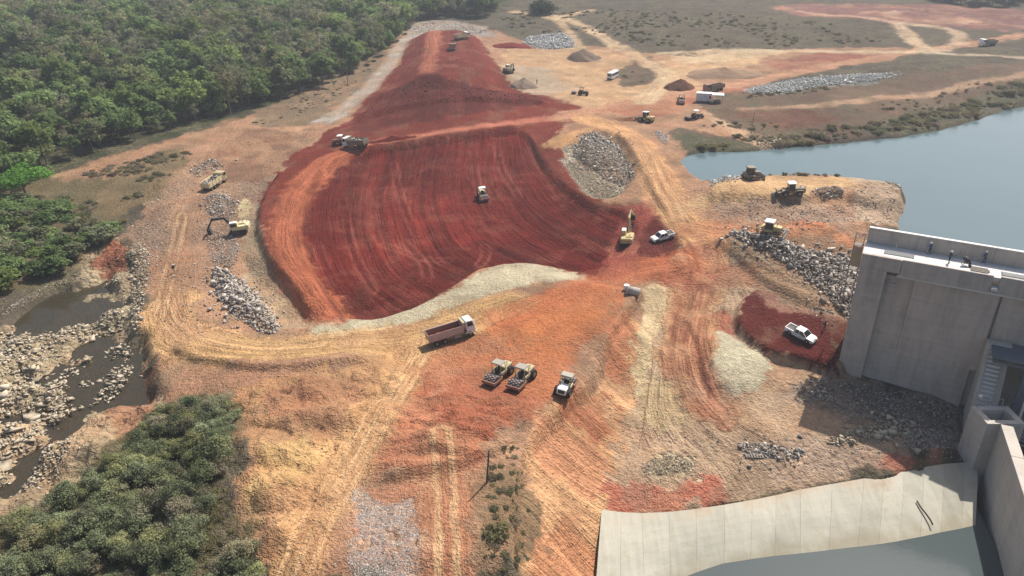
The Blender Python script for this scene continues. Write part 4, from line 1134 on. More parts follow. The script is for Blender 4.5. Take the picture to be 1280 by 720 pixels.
# ------------------------------------------------------------------ vegetation
def crown_mesh(name, lobes, nleaf, size, seed, mat, flat=.75):
    rs = np.random.RandomState(seed)
    lob = np.array(lobes, float)          # x,y,z,r
    w = lob[:, 3] ** 2; pick = rs.choice(len(lob), nleaf, p=w / w.sum())
    d = rs.normal(size=(nleaf, 3)); d /= np.linalg.norm(d, axis=1, keepdims=True)
    rad = lob[pick, 3] * (rs.rand(nleaf) ** .38) * (1 + .18 * rs.normal(size=nleaf))
    c = lob[pick, :3] + d * rad[:, None] * np.array([1, 1, flat])
    # leaf sprays hang roughly outward and upward
    nrm = d * .7 + rs.normal(size=(nleaf, 3)) * .55 + np.array([0, 0, .55]); nrm /= np.linalg.norm(nrm, axis=1, keepdims=True)
    a = np.cross(nrm, rs.normal(size=(nleaf, 3))); a /= np.linalg.norm(a, axis=1, keepdims=True); b = np.cross(nrm, a)
    s = size * (.55 + .9 * rs.rand(nleaf))[:, None]
    k = rs.rand(nleaf, 1) * .5 + .45
    V = np.stack([c - a * s, c - b * s * k + nrm * s * .12, c + a * s, c + b * s * k + nrm * s * .12], 1).reshape(-1, 3)
    Fq = np.arange(nleaf * 4).reshape(-1, 4)
    clump = rs.rand(len(lob))
    sh = np.repeat(np.clip(.25 * clump[pick] + .75 * rs.rand(nleaf), 0, 1), 4)
    return quick_mesh(name, V, Fq, mat, False, {'shade': ('FLOAT', 'POINT', sh)})
def lobes_for(rs, h, r, n):
    L = [(0, 0, h * .72, r * .62)]
    for k in range(n):
        t = 2 * math.pi * (k + rs.rand() * .6) / n
        q = r * (.45 + .3 * rs.rand())
        L.append((q * math.cos(t), q * math.sin(t), h * (.5 + .36 * rs.rand()), r * (.36 + .2 * rs.rand())))
    for k in range(3):
        L.append(((rs.rand()-.5) * r, (rs.rand()-.5) * r, h * (.85 + .1 * rs.rand()), r * .34))
    return L
def trunk_mesh(name, h, r, seed):
    rs = np.random.RandomState(seed); m = MB()
    lean = (rs.rand(2) - .5) * .12 * h
    p = [(0, 0, -.4), (lean[0]*.3, lean[1]*.3, h*.25), (lean[0]*.7, lean[1]*.7, h*.5), (lean[0], lean[1], h*.78)]
    m.tube(p, [r*1.25, r, r*.75, r*.4], 6)
    for k in range(4):
        t = rs.rand() * 6.28; z = h * (.3 + .12 * k)
        q = h * (.22 + .1 * rs.rand())
        b = (lean[0]*z/h, lean[1]*z/h, z)
        e = (b[0] + q*math.cos(t), b[1] + q*math.sin(t), z + q*.75)
        m.tube([b, e], [r*.5, r*.16], 5)
    me = bpy.data.meshes.new(name); me.from_pydata(m.v, [], m.f); me.materials.append(MT['bark']); me.update()
    return me
TREE = []      # (crown mesh, trunk mesh, height)
for k in range(7):
    rs = np.random.RandomState(100 + k); h = 7.2 + 2.2 * rs.rand(); r = 2.7 + 1.0 * rs.rand()
    TREE.append((crown_mesh('crown', lobes_for(rs, h, r, 6), 1150, .34, 200 + k, MT['leaf']), trunk_mesh('trunk', h, .17, 300 + k), h))
DRYT = []
for k in range(3):
    rs = np.random.RandomState(140 + k); h = 7.5 + 2.0 * rs.rand(); r = 2.4 + .8 * rs.rand()
    DRYT.append((crown_mesh('crown', lobes_for(rs, h, r, 6), 520, .24, 240 + k, MT['leaf_dry']), trunk_mesh('trunk', h, .15, 340 + k), h))
SHRUB = []
for k in range(5):
    rs = np.random.RandomState(160 + k); h = 2.6 + 1.0 * rs.rand(); r = 1.7 + .6 * rs.rand()
    SHRUB.append((crown_mesh('foliage', lobes_for(rs, h, r, 5), 2100, .105, 260 + k, MT['leaf_bush']), trunk_mesh('stem', h, .06, 360 + k), h))
LOWB = []
for k in range(4):
    rs = np.random.RandomState(180 + k); h = 1.2 + .5 * rs.rand(); r = 1.1 + .4 * rs.rand()
    LOWB.append((crown_mesh('foliage', [(a, b, max(c * .45, .12), d * .8) for a, b, c, d in lobes_for(rs, h, r, 5)], 420, .12, 280 + k, MT['leaf_grass'], .6), trunk_mesh('stem', h, .04, 380 + k), h))
def make_tree(kind, name, x, y, sc, rot, label, cat, group=None, sub=('crown', 'trunk'), sink=.1, crown_mat=None):
    e = empty(name, (x, y, G(x, y) - sink)); e.rotation_euler = (0, 0, rot); e.scale = (sc[0], sc[0], sc[1])
    c = link(bpy.data.objects.new(sub[0], kind[0]), e); t = link(bpy.data.objects.new(sub[1], kind[1]), e)
    tag(e, label, cat, group)
    return e
def inside(poly, x, y):
    ins = np.zeros(len(x), bool); m = len(poly)
    for k in range(m):
        ax, ay = poly[k]; bx, by = poly[(k + 1) % m]
        if by != ay: ins ^= ((ay > y) != (by > y)) & (x < (bx - ax) * (y - ay) / (by - ay) + ax)
    return ins
def scatter(px, spacing, seed, jitter=.45, poly=None):
    P_ = PG(px, 1) if poly is None else poly
    rs = np.random.RandomState(seed)
    lo, hi = P_.min(0), P_.max(0)
    X, Y = np.meshgrid(np.arange(lo[0], hi[0], spacing), np.arange(lo[1], hi[1], spacing * .9))
    X = X + (np.arange(X.shape[0]) % 2)[:, None] * spacing / 2
    x = (X + (rs.rand(*X.shape) - .5) * 2 * jitter * spacing).ravel(); y = (Y + (rs.rand(*Y.shape) - .5) * 2 * jitter * spacing).ravel()
    k = inside(P_, x, y)
    return np.stack([x[k], y[k]], 1)
def project(x, y, z):
    zc = y * _c - (z - CAM_H) * _s
    return 640 + FPX * x / zc, 360 + FPX * (-y * _s - (z - CAM_H) * _c) / zc

def gn_scatter(name, pts, scl, rot, protos, label=None, cat=None, seed=0):
    """uncountable growth: one object, points carrying the given shapes"""
    me = bpy.data.meshes.new(name); P3 = np.asarray(pts, np.float32)
    me.vertices.add(len(P3)); me.vertices.foreach_set("co", P3.ravel())
    for an, typ, d in (('scl', 'FLOAT_VECTOR', scl), ('rot', 'FLOAT_VECTOR', rot)):
        a = me.attributes.new(an, typ, 'POINT'); a.data.foreach_set('vector', np.asarray(d, np.float32).ravel())
    o = link(bpy.data.objects.new(name, me))
    ng = bpy.data.node_groups.new(name + "_nodes", 'GeometryNodeTree')
    ng.interface.new_socket("Geometry", in_out='INPUT', socket_type='NodeSocketGeometry')
    ng.interface.new_socket("Geometry", in_out='OUTPUT', socket_type='NodeSocketGeometry')
    gi = ng.nodes.new('NodeGroupInput'); go = ng.nodes.new('NodeGroupOutput')
    iop = ng.nodes.new('GeometryNodeInstanceOnPoints')
    gti = ng.nodes.new('GeometryNodeJoinGeometry')
    for pr in reversed(protos):
        oi = ng.nodes.new('GeometryNodeObjectInfo'); oi.inputs[0].default_value = pr; oi.inputs['As Instance'].default_value = True
        oi.transform_space = 'ORIGINAL'
        ng.links.new(oi.outputs['Geometry'], gti.inputs[0])
    ng.links.new(gi.outputs[0], iop.inputs['Points']); ng.links.new(gti.outputs[0], iop.inputs['Instance'])
    iop.inputs['Pick Instance'].default_value = True
    rv = ng.nodes.new('FunctionNodeRandomValue'); rv.data_type = 'INT'
    rv.inputs[4].default_value = 0; rv.inputs[5].default_value = len(protos) - 1; rv.inputs['Seed'].default_value = seed
    ng.links.new(rv.outputs[2], iop.inputs['Instance Index'])
    for an, sock in (('rot', 'Rotation'), ('scl', 'Scale')):
        na = ng.nodes.new('GeometryNodeInputNamedAttribute'); na.data_type = 'FLOAT_VECTOR'; na.inputs[0].default_value = an
        ng.links.new(na.outputs[0], iop.inputs[sock])
    ng.links.new(iop.outputs[0], go.inputs[0])
    md = o.modifiers.new('growth', 'NODES'); md.node_group = ng
    tag(o, label, cat, None, 'stuff')
    return o
FOREST = [(-420,-25),(640,-25),(622,18),(600,24),(530,22),(512,38),(488,62),(445,92),(390,112),(300,140),(230,158),(130,188),(75,203),(30,238),(-60,262),(-420,270)]
fp = scatter(FOREST, 4.7, 5)
gap = fbm(fp[:, 0], fp[:, 1], 55.0, 3, 91)
d_edge = np.abs(sdf(PG(FOREST, 1), fp[:, 0], fp[:, 1], 50))
px_, py_ = project(fp[:, 0], fp[:, 1], grid_h(fp[:, 0], fp[:, 1], GZ))
open_ = (gap < -.20) & (d_edge > 30)
keep = ~open_ | (RS.rand(len(fp)) < .25)
fp = fp[keep]; gap = gap[keep]; px_ = px_[keep]; py_ = py_[keep]
dist = np.hypot(fp[:, 0], fp[:, 1])
vis = (px_ > -30) & (px_ < 1310) & (py_ > -20)
order = np.argsort(np.where(vis, dist, 1e6))
near = order[:270]; rest = order[270:]
protos = []
for k, i in enumerate(near):
    x, y = fp[i]; dry = RS.rand() < .12; edge_ = d_edge[keep][i] < 7
    kind = (DRYT if dry else TREE)[RS.randint(3 if dry else 7)]
    s = .55 + .9 * RS.rand() ** 1.7
    t = make_tree(kind, 'forest_tree', x, y, (s, s * (.85 + .35 * RS.rand())), RS.rand() * 6.28,
                  ('sparse grey brown tree ' if dry else 'leafy green tree ') + ('in the front row of the woods along the cleared strip' if edge_ else 'standing back from the edge inside the woods'), 'tree',
                  ('sparse dry trees ' if dry else 'green trees ') + ('of the front row of the woods' if edge_ else 'inside the woods'))
fz = grid_h(fp[rest, 0], fp[rest, 1], GZ) - .2
protoC = []
seen = set()
for o in bpy.data.objects:
    if o.name.startswith('crown') and o.data.name not in seen and len(protoC) < 9:
        seen.add(o.data.name); protoC.append(o)
sc_ = (.55 + .9 * RS.rand(len(rest)) ** 1.5)[:, None] * np.array([[1, 1, 1]]) * np.where(dist[rest] > 330, 1.25, 1.0)[:, None]
gn_scatter('distant_woods', np.stack([fp[rest, 0], fp[rest, 1], fz], 1), sc_, np.stack([np.zeros(len(rest)), np.zeros(len(rest)), RS.rand(len(rest)) * 6.28], 1), protoC,
           'mass of green woodland reaching up the hillside', 'woods', 3)
# bright green tree at the left edge
bt = crown_mesh('crown', lobes_for(np.random.RandomState(9), 7.0, 4.4, 8), 2600, .22, 402, MT['leaf_bright'], .6)
p = at(34, 248)
make_tree((bt, trunk_mesh('trunk', 7, .2, 403), 7), 'bright_tree', p.x, p.y, (1.25, 1.05), 1, 'vivid light green spreading tree at the left edge below the woods', 'tree')
# dark lone tree on the far plain
p = at(676, 17)
e = make_tree((crown_mesh('crown', lobes_for(np.random.RandomState(12), 9, 6.2, 9), 2600, .42, 404, MT['leaf_far'], .85), trunk_mesh('trunk', 9, .3, 405), 9), 'lone_tree', p.x, p.y, (1, 1), 0, 'large dark round tree standing alone on the far plain', 'tree', sink=3.4)
# left river bank bushes
BANK = [(-60,248),(30,250),(70,262),(100,285),(140,292),(146,305),(108,322),(80,338),(40,352),(0,385),(-60,400)]
bp = scatter(BANK, 3.3, 23)
for k, (x, y) in enumerate(bp):
    kind = TREE[RS.randint(7)]; s = .5 + .28 * RS.rand()
    dry = RS.rand() < .15
    if dry: kind = DRYT[RS.randint(3)]
    make_tree(kind, 'bank_tree', x, y, (s * 1.15, s * .75), RS.rand() * 6.28, 'low dry tree on the wooded bank above the upper pool' if dry else 'low green tree on the wooded bank above the upper pool', 'tree', 'dry trees on the river bank' if dry else 'green trees on the river bank', sink=1.0)
# thicket in the lower left corner
THICK = [(-80,700),(0,668),(60,640),(120,600),(165,560),(192,528),(250,508),(292,505),(300,520),(290,560),(280,610),(285,650),(330,700),(350,760),(-80,800)]
tp = scatter(THICK, 1.95, 29)
tp = tp[np.hypot(tp[:, 0], tp[:, 1]) > 50]
tp = tp[fbm(tp[:, 0], tp[:, 1], 6.0, 3, 92) > -.3]
for k, (x, y) in enumerate(tp[:300]):
    s = .5 + .42 * RS.rand()
    make_tree(SHRUB[RS.randint(5)], 'shrub', x, y, (s, s * (.8 + .4 * RS.rand())), RS.rand() * 6.28, 'grey green bushy shrub in the thicket at the lower left corner', 'shrub', 'shrubs of the lower left thicket', ('foliage', 'stem'), .25)
# low growth on the slopes, plain and far bank
lowp = [o for o in bpy.data.objects if o.name.startswith('foliage')][:3]
lb_objs = []
def low_bush(px, py, s, label, k):
    p = at(px, py)
    e = make_tree(LOWB[k % 4], 'low_bush', p.x, p.y, (s, s), k, label, 'bush', None, ('foliage', 'stem'), .1)
    lb_objs.append(kids(e)[0]); return e
low_bush(1262, 118, 2.4, 'rounded green bush at the right edge of the far shore', 0)
low_bush(1248, 132, 1.5, 'small bush leaning over the water at the right end of the far shore', 1)
low_bush(1012, 181, 1.3, 'green bush at the waterline left end of the far shore', 2)
low_bush(622, 668, 1.2, 'grey green bush beside the rutted path near the leaning pole', 3)
lowc = [o for o in lb_objs if o.name.startswith('foliage')] or lowp
def growth(name, px, spacing, seed, smin, smax, label, thr=None, tall=.8):
    q = scatter(px, spacing, seed)
    if thr is not None: q = q[fbm(q[:, 0], q[:, 1], 12.0, 4, seed) > thr]
    s = smin + (smax - smin) * RS.rand(len(q)) ** 2
    return gn_scatter(name, np.stack([q[:, 0], q[:, 1], grid_h(q[:, 0], q[:, 1], GZ) - .1], 1), s[:, None] * np.array([[1, 1, tall]]),
               np.stack([np.zeros(len(q)), np.zeros(len(q)), RS.rand(len(q)) * 6.28], 1), lowc, label, 'scrub', seed)
growth('shore_scrub', [(860,185),(900,170),(960,172),(1000,165),(1080,158),(1160,140),(1290,98),(1290,122),(1240,140),(1205,150),(1150,163),(1080,171),(985,182),(930,187)], 1.7, 51, .4, 1.7, 'dense low scrub along the far shore of the reservoir', -.12)
growth('slope_scrub', [(860,175),(880,150),(960,150),(1060,140),(1160,122),(1290,80),(1290,98),(1160,140),(1080,158),(960,172)], 2.6, 52, .3, 1.0, 'sparse low scrub on the brown slope above the far shore', .0)
growth('plain_scrub', [(620,10),(800,12),(1000,25),(1120,32),(1120,56),(950,58),(820,60),(740,40),(640,46)], 3.4, 53, .35, 1.3, 'low scrub spread over the far plain', .0)
growth('bank_scrub', [(80,222),(150,205),(230,188),(245,200),(195,235),(150,282),(120,300),(70,262)], 1.35, 54, .25, 1.15, 'low scrub on the left bank below the forest track', -.16)
growth('verge_scrub', [(300,152),(400,100),(478,66),(470,85),(430,118),(340,158)], 2.6, 55, .3, .8, 'low scrub on the verge below the woods', .05)
growth('path_scrub', [(612,585),(650,560),(662,640),(662,735),(600,735),(605,640)], 1.3, 56, .25, .75, 'patchy weeds beside the rutted path', .02)
growth('peninsula_scrub', [(925,220),(1000,219),(1060,224),(1058,229),(990,226),(930,225)], 1.4, 57, .3, .8, 'thin weeds along the reservoir edge of the cofferdam', -.05, 1.2)
growth('hill_undergrowth', FOREST, 7.5, 58, .8, 2.0, 'undergrowth between the forest trees', None)
growth('stone_bed_scrub', [(930,118),(1020,112),(1090,104),(1090,108),(1000,118),(935,124)], 2.2, 59, .4, 1.2, 'low bushes below the long pale stone heap', -.1)
growth('yard_scrub', [(772,92),(800,68),(826,78),(832,95),(800,106)], 2.0, 60, .3, .9, 'low scrub on the dark patch beside the bus', -.05)
growth('thicket_undergrowth', THICK, 1.6, 61, .4, .9, 'undergrowth of the lower left thicket', None)
growth('toe_scrub', [(395,705),(430,690),(440,735),(390,735)], 1.0, 62, .3, .6, 'weeds at the bottom edge beside the pale stones', -.05)

# ------------------------------------------------------------------ broken rock
def rock_shape(seed, flat=.7):
    rs = np.random.RandomState(seed)
    p = rs.normal(size=(9, 3)); p /= np.linalg.norm(p, axis=1, keepdims=True)
    p *= (.62 + .6 * rs.rand(9))[:, None] * np.array([1.15, .85, flat]) * .5
    bm = bmesh.new()
    for q in p: bm.verts.new(q)
    r = bmesh.ops.convex_hull(bm, input=bm.verts)
    bmesh.ops.delete(bm, geom=[g for g in r['geom_interior'] if isinstance(g, bmesh.types.BMVert)], context='VERTS')
    bmesh.ops.triangulate(bm, faces=bm.faces)
    bmesh.ops.recalc_face_normals(bm, faces=bm.faces)
    bm.verts.index_update()
    V = np.array([v.co[:] for v in bm.verts]); Fc = np.array([[v.index for v in f.verts] for f in bm.faces]); bm.free()
    return V, Fc
ROCKS = [rock_shape(900 + k) for k in range(9)]
SLABS = [rock_shape(950 + k, .34) for k in range(7)]
def rock_meshes(shapes, mat):
    out = []
    for V, Fc in shapes:
        out.append(quick_mesh('rock', V, Fc, MT[mat], False, {'shade': ('FLOAT', 'POINT', np.zeros(len(V)))}))
    return out
_rm = {}
def rotm(rs, tilt=1.0):
    a = rs.rand() * 6.28; b = (rs.rand() - .5) * tilt * 2; c = (rs.rand() - .5) * tilt * 2
    return np.array((Matrix.Rotation(a, 3, 'Z') @ Matrix.Rotation(b, 3, 'X') @ Matrix.Rotation(c, 3, 'Y')))
def rubble(name, pts, sizes, shapes, mat, parent, seed, tilt=1.0, sub=.25):
    rs = np.random.RandomState(seed); VV, FF, SH = [], [], []; o = 0
    for p, s in zip(pts, sizes):
        V, Fc = shapes[rs.randint(len(shapes))]
        q = (V * s * (.75 + .5 * rs.rand(3))) @ rotm(rs, tilt).T + np.array([p[0], p[1], p[2] + s * sub])
        VV.append(q); FF.append(Fc + o); SH.append(np.full(len(V), rs.rand())); o += len(V)
    me = quick_mesh(name, np.concatenate(VV), np.concatenate(FF), MT[mat], False, {'shade': ('FLOAT', 'POINT', np.concatenate(SH))})
    return tag(link(bpy.data.objects.new(name, me), parent), kind='stuff')
def rock_pile(name, label, cat, px, nbig, big, nsmall, small, mat, mound=0.0, slabs=False, tilt=1.0, parent=None, seed=1, sub=.2, edge=3.0, k=1, thr=None, stray=1.6):
    P_ = PG(px, k); rs = np.random.RandomState(seed)
    big = (big[0] * .55, big[1] * .68); small = (small[0] * .7, small[1] * .85); nsmall = int(nsmall * 2.8)
    if parent is None:
        c = P_.mean(0); root = empty(name, (c[0], c[1], G(c[0], c[1]))); tag(root, label, cat)
        bpy.context.view_layer.update(); inv = root.matrix_world.inverted()
    else: root = parent; inv = Matrix.Identity(4)
    def pick(n):
        out = np.zeros((0, 2)); lo, hi = P_.min(0), P_.max(0)
        while len(out) < n:
            q = lo + rs.rand(n * 3, 2) * (hi - lo); q = q[inside(P_, q[:, 0], q[:, 1])]
            if thr is not None: q = q[fbm(q[:, 0], q[:, 1], thr[1], 3, seed) > thr[0]]
            out = np.concatenate([out, q])
        out = out[:n]; st = rs.rand(n) < .22
        out[st] += rs.normal(size=(st.sum(), 2)) * stray
        return out
    def zz(q):
        d = np.minimum(-sdf(P_, q[:, 0], q[:, 1], 1), edge) / edge
        return grid_h(q[:, 0], q[:, 1], GZ) + mound * np.clip(d, 0, 1)
    shapes = SLABS if slabs else ROCKS
    if nsmall:
        q = pick(nsmall); z = zz(q) + (inv.translation.z); s = small[0] + (small[1] - small[0]) * rs.rand(nsmall) ** 2
        rubble('rubble', np.stack([q[:, 0] + inv.translation.x, q[:, 1] + inv.translation.y, z], 1), s, shapes, mat, root, seed + 50, tilt, sub)
    key = (mat, slabs)
    if key not in _rm: _rm[key] = rock_meshes(shapes, mat)
    if nbig:
        q = pick(nbig); z = zz(q); s = big[0] + (big[1] - big[0]) * rs.rand(nbig) ** 2.2
        for i in range(nbig):
            o = link(bpy.data.objects.new('rock', _rm[key][rs.randint(len(shapes))]), root)
            o.location = inv @ Vector((q[i, 0], q[i, 1], z[i] + s[i] * sub))
            o.rotation_euler = ((rs.rand() - .5) * tilt, (rs.rand() - .5) * tilt, rs.rand() * 6.28)
            o.scale = tuple(s[i] * (.8 + .45 * rs.rand(3)))
    return root
rock_pile('rock_pile', 'dark broken rock heaped in the hollow beside the red fill', 'rock pile', [(712,184),(738,160),(765,168),(796,212),(788,224),(768,222),(745,208),(728,196)], 190, (.8, 2.0), 900, (.3, .8), 'grey_rock', 1.8, seed=2)
rock_pile('gravel_bed', 'pale small stones spread on the floor of the hollow in the red fill', 'gravel', [(706,192),(728,200),(750,214),(775,228),(772,244),(738,250),(714,218)], 40, (.5, .9), 1100, (.2, .5), 'pale_rock', .1, seed=3)
rock_pile('rock_pile', 'long heap of big grey rocks between the left bench and the red rim', 'rock pile', [(262,335),(285,340),(310,355),(328,375),(346,402),(350,420),(325,419),(296,400),(268,370)], 250, (.8, 2.3), 700, (.3, .8), 'grey_rock', 1.3, seed=4)
rock_pile('rock_pile', 'small heap of grey rocks between the cream dump truck and the excavator', 'rock pile', [(254,246),(278,243),(296,250),(294,272),(268,275),(256,262)], 90, (.6, 1.5), 250, (.25, .6), 'grey_rock', .9, seed=5)
rock_pile('gravel_bed', 'grey rubble under and below the excavator boom', 'gravel', [(258,285),(285,292),(300,300),(298,335),(270,338),(258,315)], 50, (.5, 1.1), 500, (.2, .5), 'grey_rock', .3, seed=6)
rock_pile('rock_pile', 'scattered rocks uphill of the cream dump truck on the left bench', 'rock pile', [(238,212),(262,198),(286,205),(262,216),(244,224)], 40, (.6, 1.6), 160, (.25, .6), 'grey_rock', .4, seed=7)
rock_pile('riprap_slope', 'sloping blanket of big angular grey rocks beside the dam', 'riprap', [(904,288),(950,295),(990,305),(1030,318),(1080,332),(1068,398),(1048,392),(1030,372),(1000,345),(965,322),(925,308)], 300, (.8, 2.1), 900, (.3, .9), 'grey_rock', .8, seed=8)
rock_pile('rock_pile', 'low heap of broken rocks behind the person near the silver pickup', 'rock pile', [(1002,388),(1020,385),(1050,396),(1062,404),(1040,406),(1010,398)], 60, (.4, 1.0), 160, (.2, .5), 'grey_rock', .3, seed=9)
rock_pile('rock_bank', 'band of rocks dumped along the stream edge of the left bench', 'rock bank', [(160,308),(178,303),(190,312),(186,345),(182,380),(178,415),(168,420),(160,390),(164,350)], 150, (.6, 1.5), 450, (.25, .6), 'pale_rock', .5, seed=10)
rock_pile('rock_pile', 'long low line of rocks on the basin floor below the dam', 'rock pile', [(925,552),(960,556),(1000,562),(1010,572),(960,574),(920,564)], 70, (.5, 1.3), 250, (.2, .5), 'grey_rock', .3, seed=11)
rock_pile('rock_pile', 'big pale boulders in front of the dam shadow', 'rock pile', [(1030,548),(1070,538),(1110,522),(1150,528),(1140,545),(1080,556),(1040,560)], 70, (.7, 2.4), 300, (.2, .6), 'pale_rock', .3, seed=12)
rock_pile('rock_pile', 'grey rubble strewn between the boulders and the training wall', 'rock pile', [(1140,535),(1190,540),(1205,562),(1160,562),(1120,558)], 60, (.5, 1.2), 350, (.2, .5), 'grey_rock', .2, seed=13)
rock_pile('gravel_bed', 'dark rubble lying in the shadow at the foot of the dam', 'gravel', [(990,478),(1040,472),(1200,508),(1205,535),(1100,530),(1010,505)], 80, (.4, 1.1), 600, (.2, .5), 'grey_rock', .1, seed=14)
rock_pile('stone_patch', 'patch of pale stones on the basin floor above the spillway', 'stones', [(800,580),(830,572),(862,572),(868,590),(830,594),(804,596)], 40, (.3, .7), 350, (.12, .3), 'pale_rock', .1, seed=15)
rock_pile('stone_stockpile', 'bluish white stone stockpile on the far side of the yard behind the grey pile', 'stockpile', [(652,46),(690,43),(712,44),(722,58),(700,62),(666,60)], 260, (.9, 2.2), 700, (.5, 1.0), 'blue_rock', .5, seed=16)
rock_pile('stone_stockpile', 'long bluish white stone stockpile on the slope above the reservoir', 'stockpile', [(934,110),(990,100),(1060,94),(1112,92),(1126,97),(1070,104),(1000,113),(945,120)], 290, (.8, 1.8), 900, (.4, .9), 'blue_rock', .4, seed=17)
rock_pile('gravel_patch', 'pale bluish crushed stone spread beside the rutted path', 'gravel', [(436,622),(452,612),(462,630),(490,640),(522,628),(527,735),(440,735),(432,690),(446,660)], 40, (.25, .5), 2400, (.08, .24), 'blue_rock', .0, seed=18, sub=.05, thr=(-.12, 1.5))
rock_pile('rock_outcrop', 'pale stony ground at the far end of the finished crest', 'rocks', [(512,42),(530,26),(575,29),(618,40),(590,44),(545,42)], 60, (.8, 2.0), 300, (.4, .9), 'pale_rock', 0, seed=19)
rock_pile('shore_rocks', 'pale rocks at the waterline below the path to the far shore', 'rocks', [(944,172),(965,170),(980,178),(972,184),(948,184)], 50, (.6, 1.4), 120, (.3, .6), 'pale_rock', .2, seed=20)
rock_pile('shore_rocks', 'grey rocks running into the water at the tip of the cofferdam', 'rocks', [(1100,230),(1125,230),(1142,238),(1130,246),(1112,246)], 60, (.6, 1.5), 150, (.3, .6), 'grey_rock', .2, seed=21)
rock_pile('rock_pile', 'bluish grey rock heap at the near corner of the reservoir', 'rock pile', [(884,228),(905,221),(925,226),(920,234),(890,236)], 60, (.6, 1.2), 200, (.3, .6), 'blue_rock', .8, seed=22)
rock_pile('rock_pile', 'small bluish rock heap on the bank below the wheel loader', 'rock pile', [(818,166),(826,163),(838,178),(832,184),(822,176)], 25, (.5, 1.0), 120, (.25, .5), 'blue_rock', .3, seed=23)
rock_pile('loose_stones', 'line of loose rocks along the cofferdam bank behind the dozer', 'rocks', [(1010,244),(1050,244),(1056,252),(1020,252)], 30, (.5, 1.2), 120, (.25, .5), 'grey_rock', .2, seed=24)
RB = bpy.data.objects['river_bed']
rock_pile('', '', '', [(-60,425),(0,412),(60,412),(130,402),(158,392),(150,412),(90,428),(50,455),(85,500),(70,525),(40,560),(0,600),(-60,640)], 150, (1.2, 3.6), 1400, (.3, 1.2), 'pale_rock', .1, True, .35, RB, 25, .12)
rock_pile('', '', '', [(60,470),(150,420),(172,440),(150,500),(100,510),(60,540)], 70, (1.1, 2.6), 360, (.3, 1.2), 'pale_rock', 1.2, True, .25, RB, 26, .12, .4)
rock_pile('', '', '', [(0,625),(60,600),(100,560),(80,540),(30,575),(0,600)], 30, (.6, 1.4), 330, (.2, .8), 'pale_rock', .3, True, .3, RB, 27, .1)
rock_pile('', '', '', [(8,395),(60,360),(100,350),(150,350),(160,362),(100,346),(60,352),(0,392)], 20, (.6, 1.4), 220, (.2, .5), 'pale_rock', .2, True, .3, RB, 28, .1)
rock_pile('', '', '', [(20,415),(60,408),(120,400),(155,386),(158,396),(110,410),(60,420)], 30, (.6, 1.6), 290, (.2, .5), 'pale_rock', .2, True, .3, RB, 29, .1)
# clods and small stones littering the worked ground
def clods(name, label, px, n, size, mat, seed, thr=None):
    P_ = PG(px, 1); rs = np.random.RandomState(seed); lo, hi = P_.min(0), P_.max(0)
    q = lo + rs.rand(n * 4, 2) * (hi - lo); q = q[inside(P_, q[:, 0], q[:, 1])]
    q = q[fbm(q[:, 0], q[:, 1], 7.0, 3, seed) > (thr if thr is not None else -1)][:n]
    s = size[0] + (size[1] - size[0]) * rs.rand(len(q)) ** 3
    o = rubble(name, np.stack([q[:, 0], q[:, 1], grid_h(q[:, 0], q[:, 1], GZ)], 1), s, ROCKS, mat, None, seed + 3, 1.0, .1)
    return tag(o, label, 'stones')
MT['clod_soil'] = rock_material('clod_soil', tuple(soil(180,128,96)), tuple(soil(214,176,138)), tuple(soil(196,140,106)))
MT['clod_red'] = rock_material('clod_red', tuple(soil(96,40,34)), tuple(soil(150,72,58)), tuple(soil(120,54,44)))
clods('clods', 'loose clods on the tan earth left of the haul road', [(275,520),(330,470),(500,455),(480,520),(430,600),(380,720),(300,720),(285,600)], 450, (.08, .38), 'clod_soil', 61)
clods('clods', 'loose clods on the scraped slope and basin', [(655,560),(760,425),(850,400),(900,500),(1000,520),(1150,560),(1000,605),(860,632),(756,634),(745,720),(655,720)], 900, (.08, .32), 'clod_soil', 62, -.1)
clods('clods', 'small stones scattered over the left bench', [(150,292),(200,235),(300,200),(330,240),(300,310),(250,330),(330,430),(240,430),(200,400)], 1200, (.15, .55), 'grey_rock', 63, -.1)
clods('clods', 'red clods on the furrowed ridge across the embankment', [(440,152),(480,118),(545,106),(640,117),(690,128),(560,128),(480,140)], 600, (.3, .9), 'clod_red', 64)
clods('clods', 'clods on the orange plateau', [(480,500),(560,470),(680,470),(700,510),(640,560),(520,600),(465,600)], 350, (.08, .28), 'clod_soil', 65, -.05)
clods('clods', 'stones on the cofferdam slopes', [(890,255),(1000,250),(1100,240),(1125,270),(1070,310),(990,285),(900,275)], 700, (.2, .6), 'grey_rock', 66, -.1)

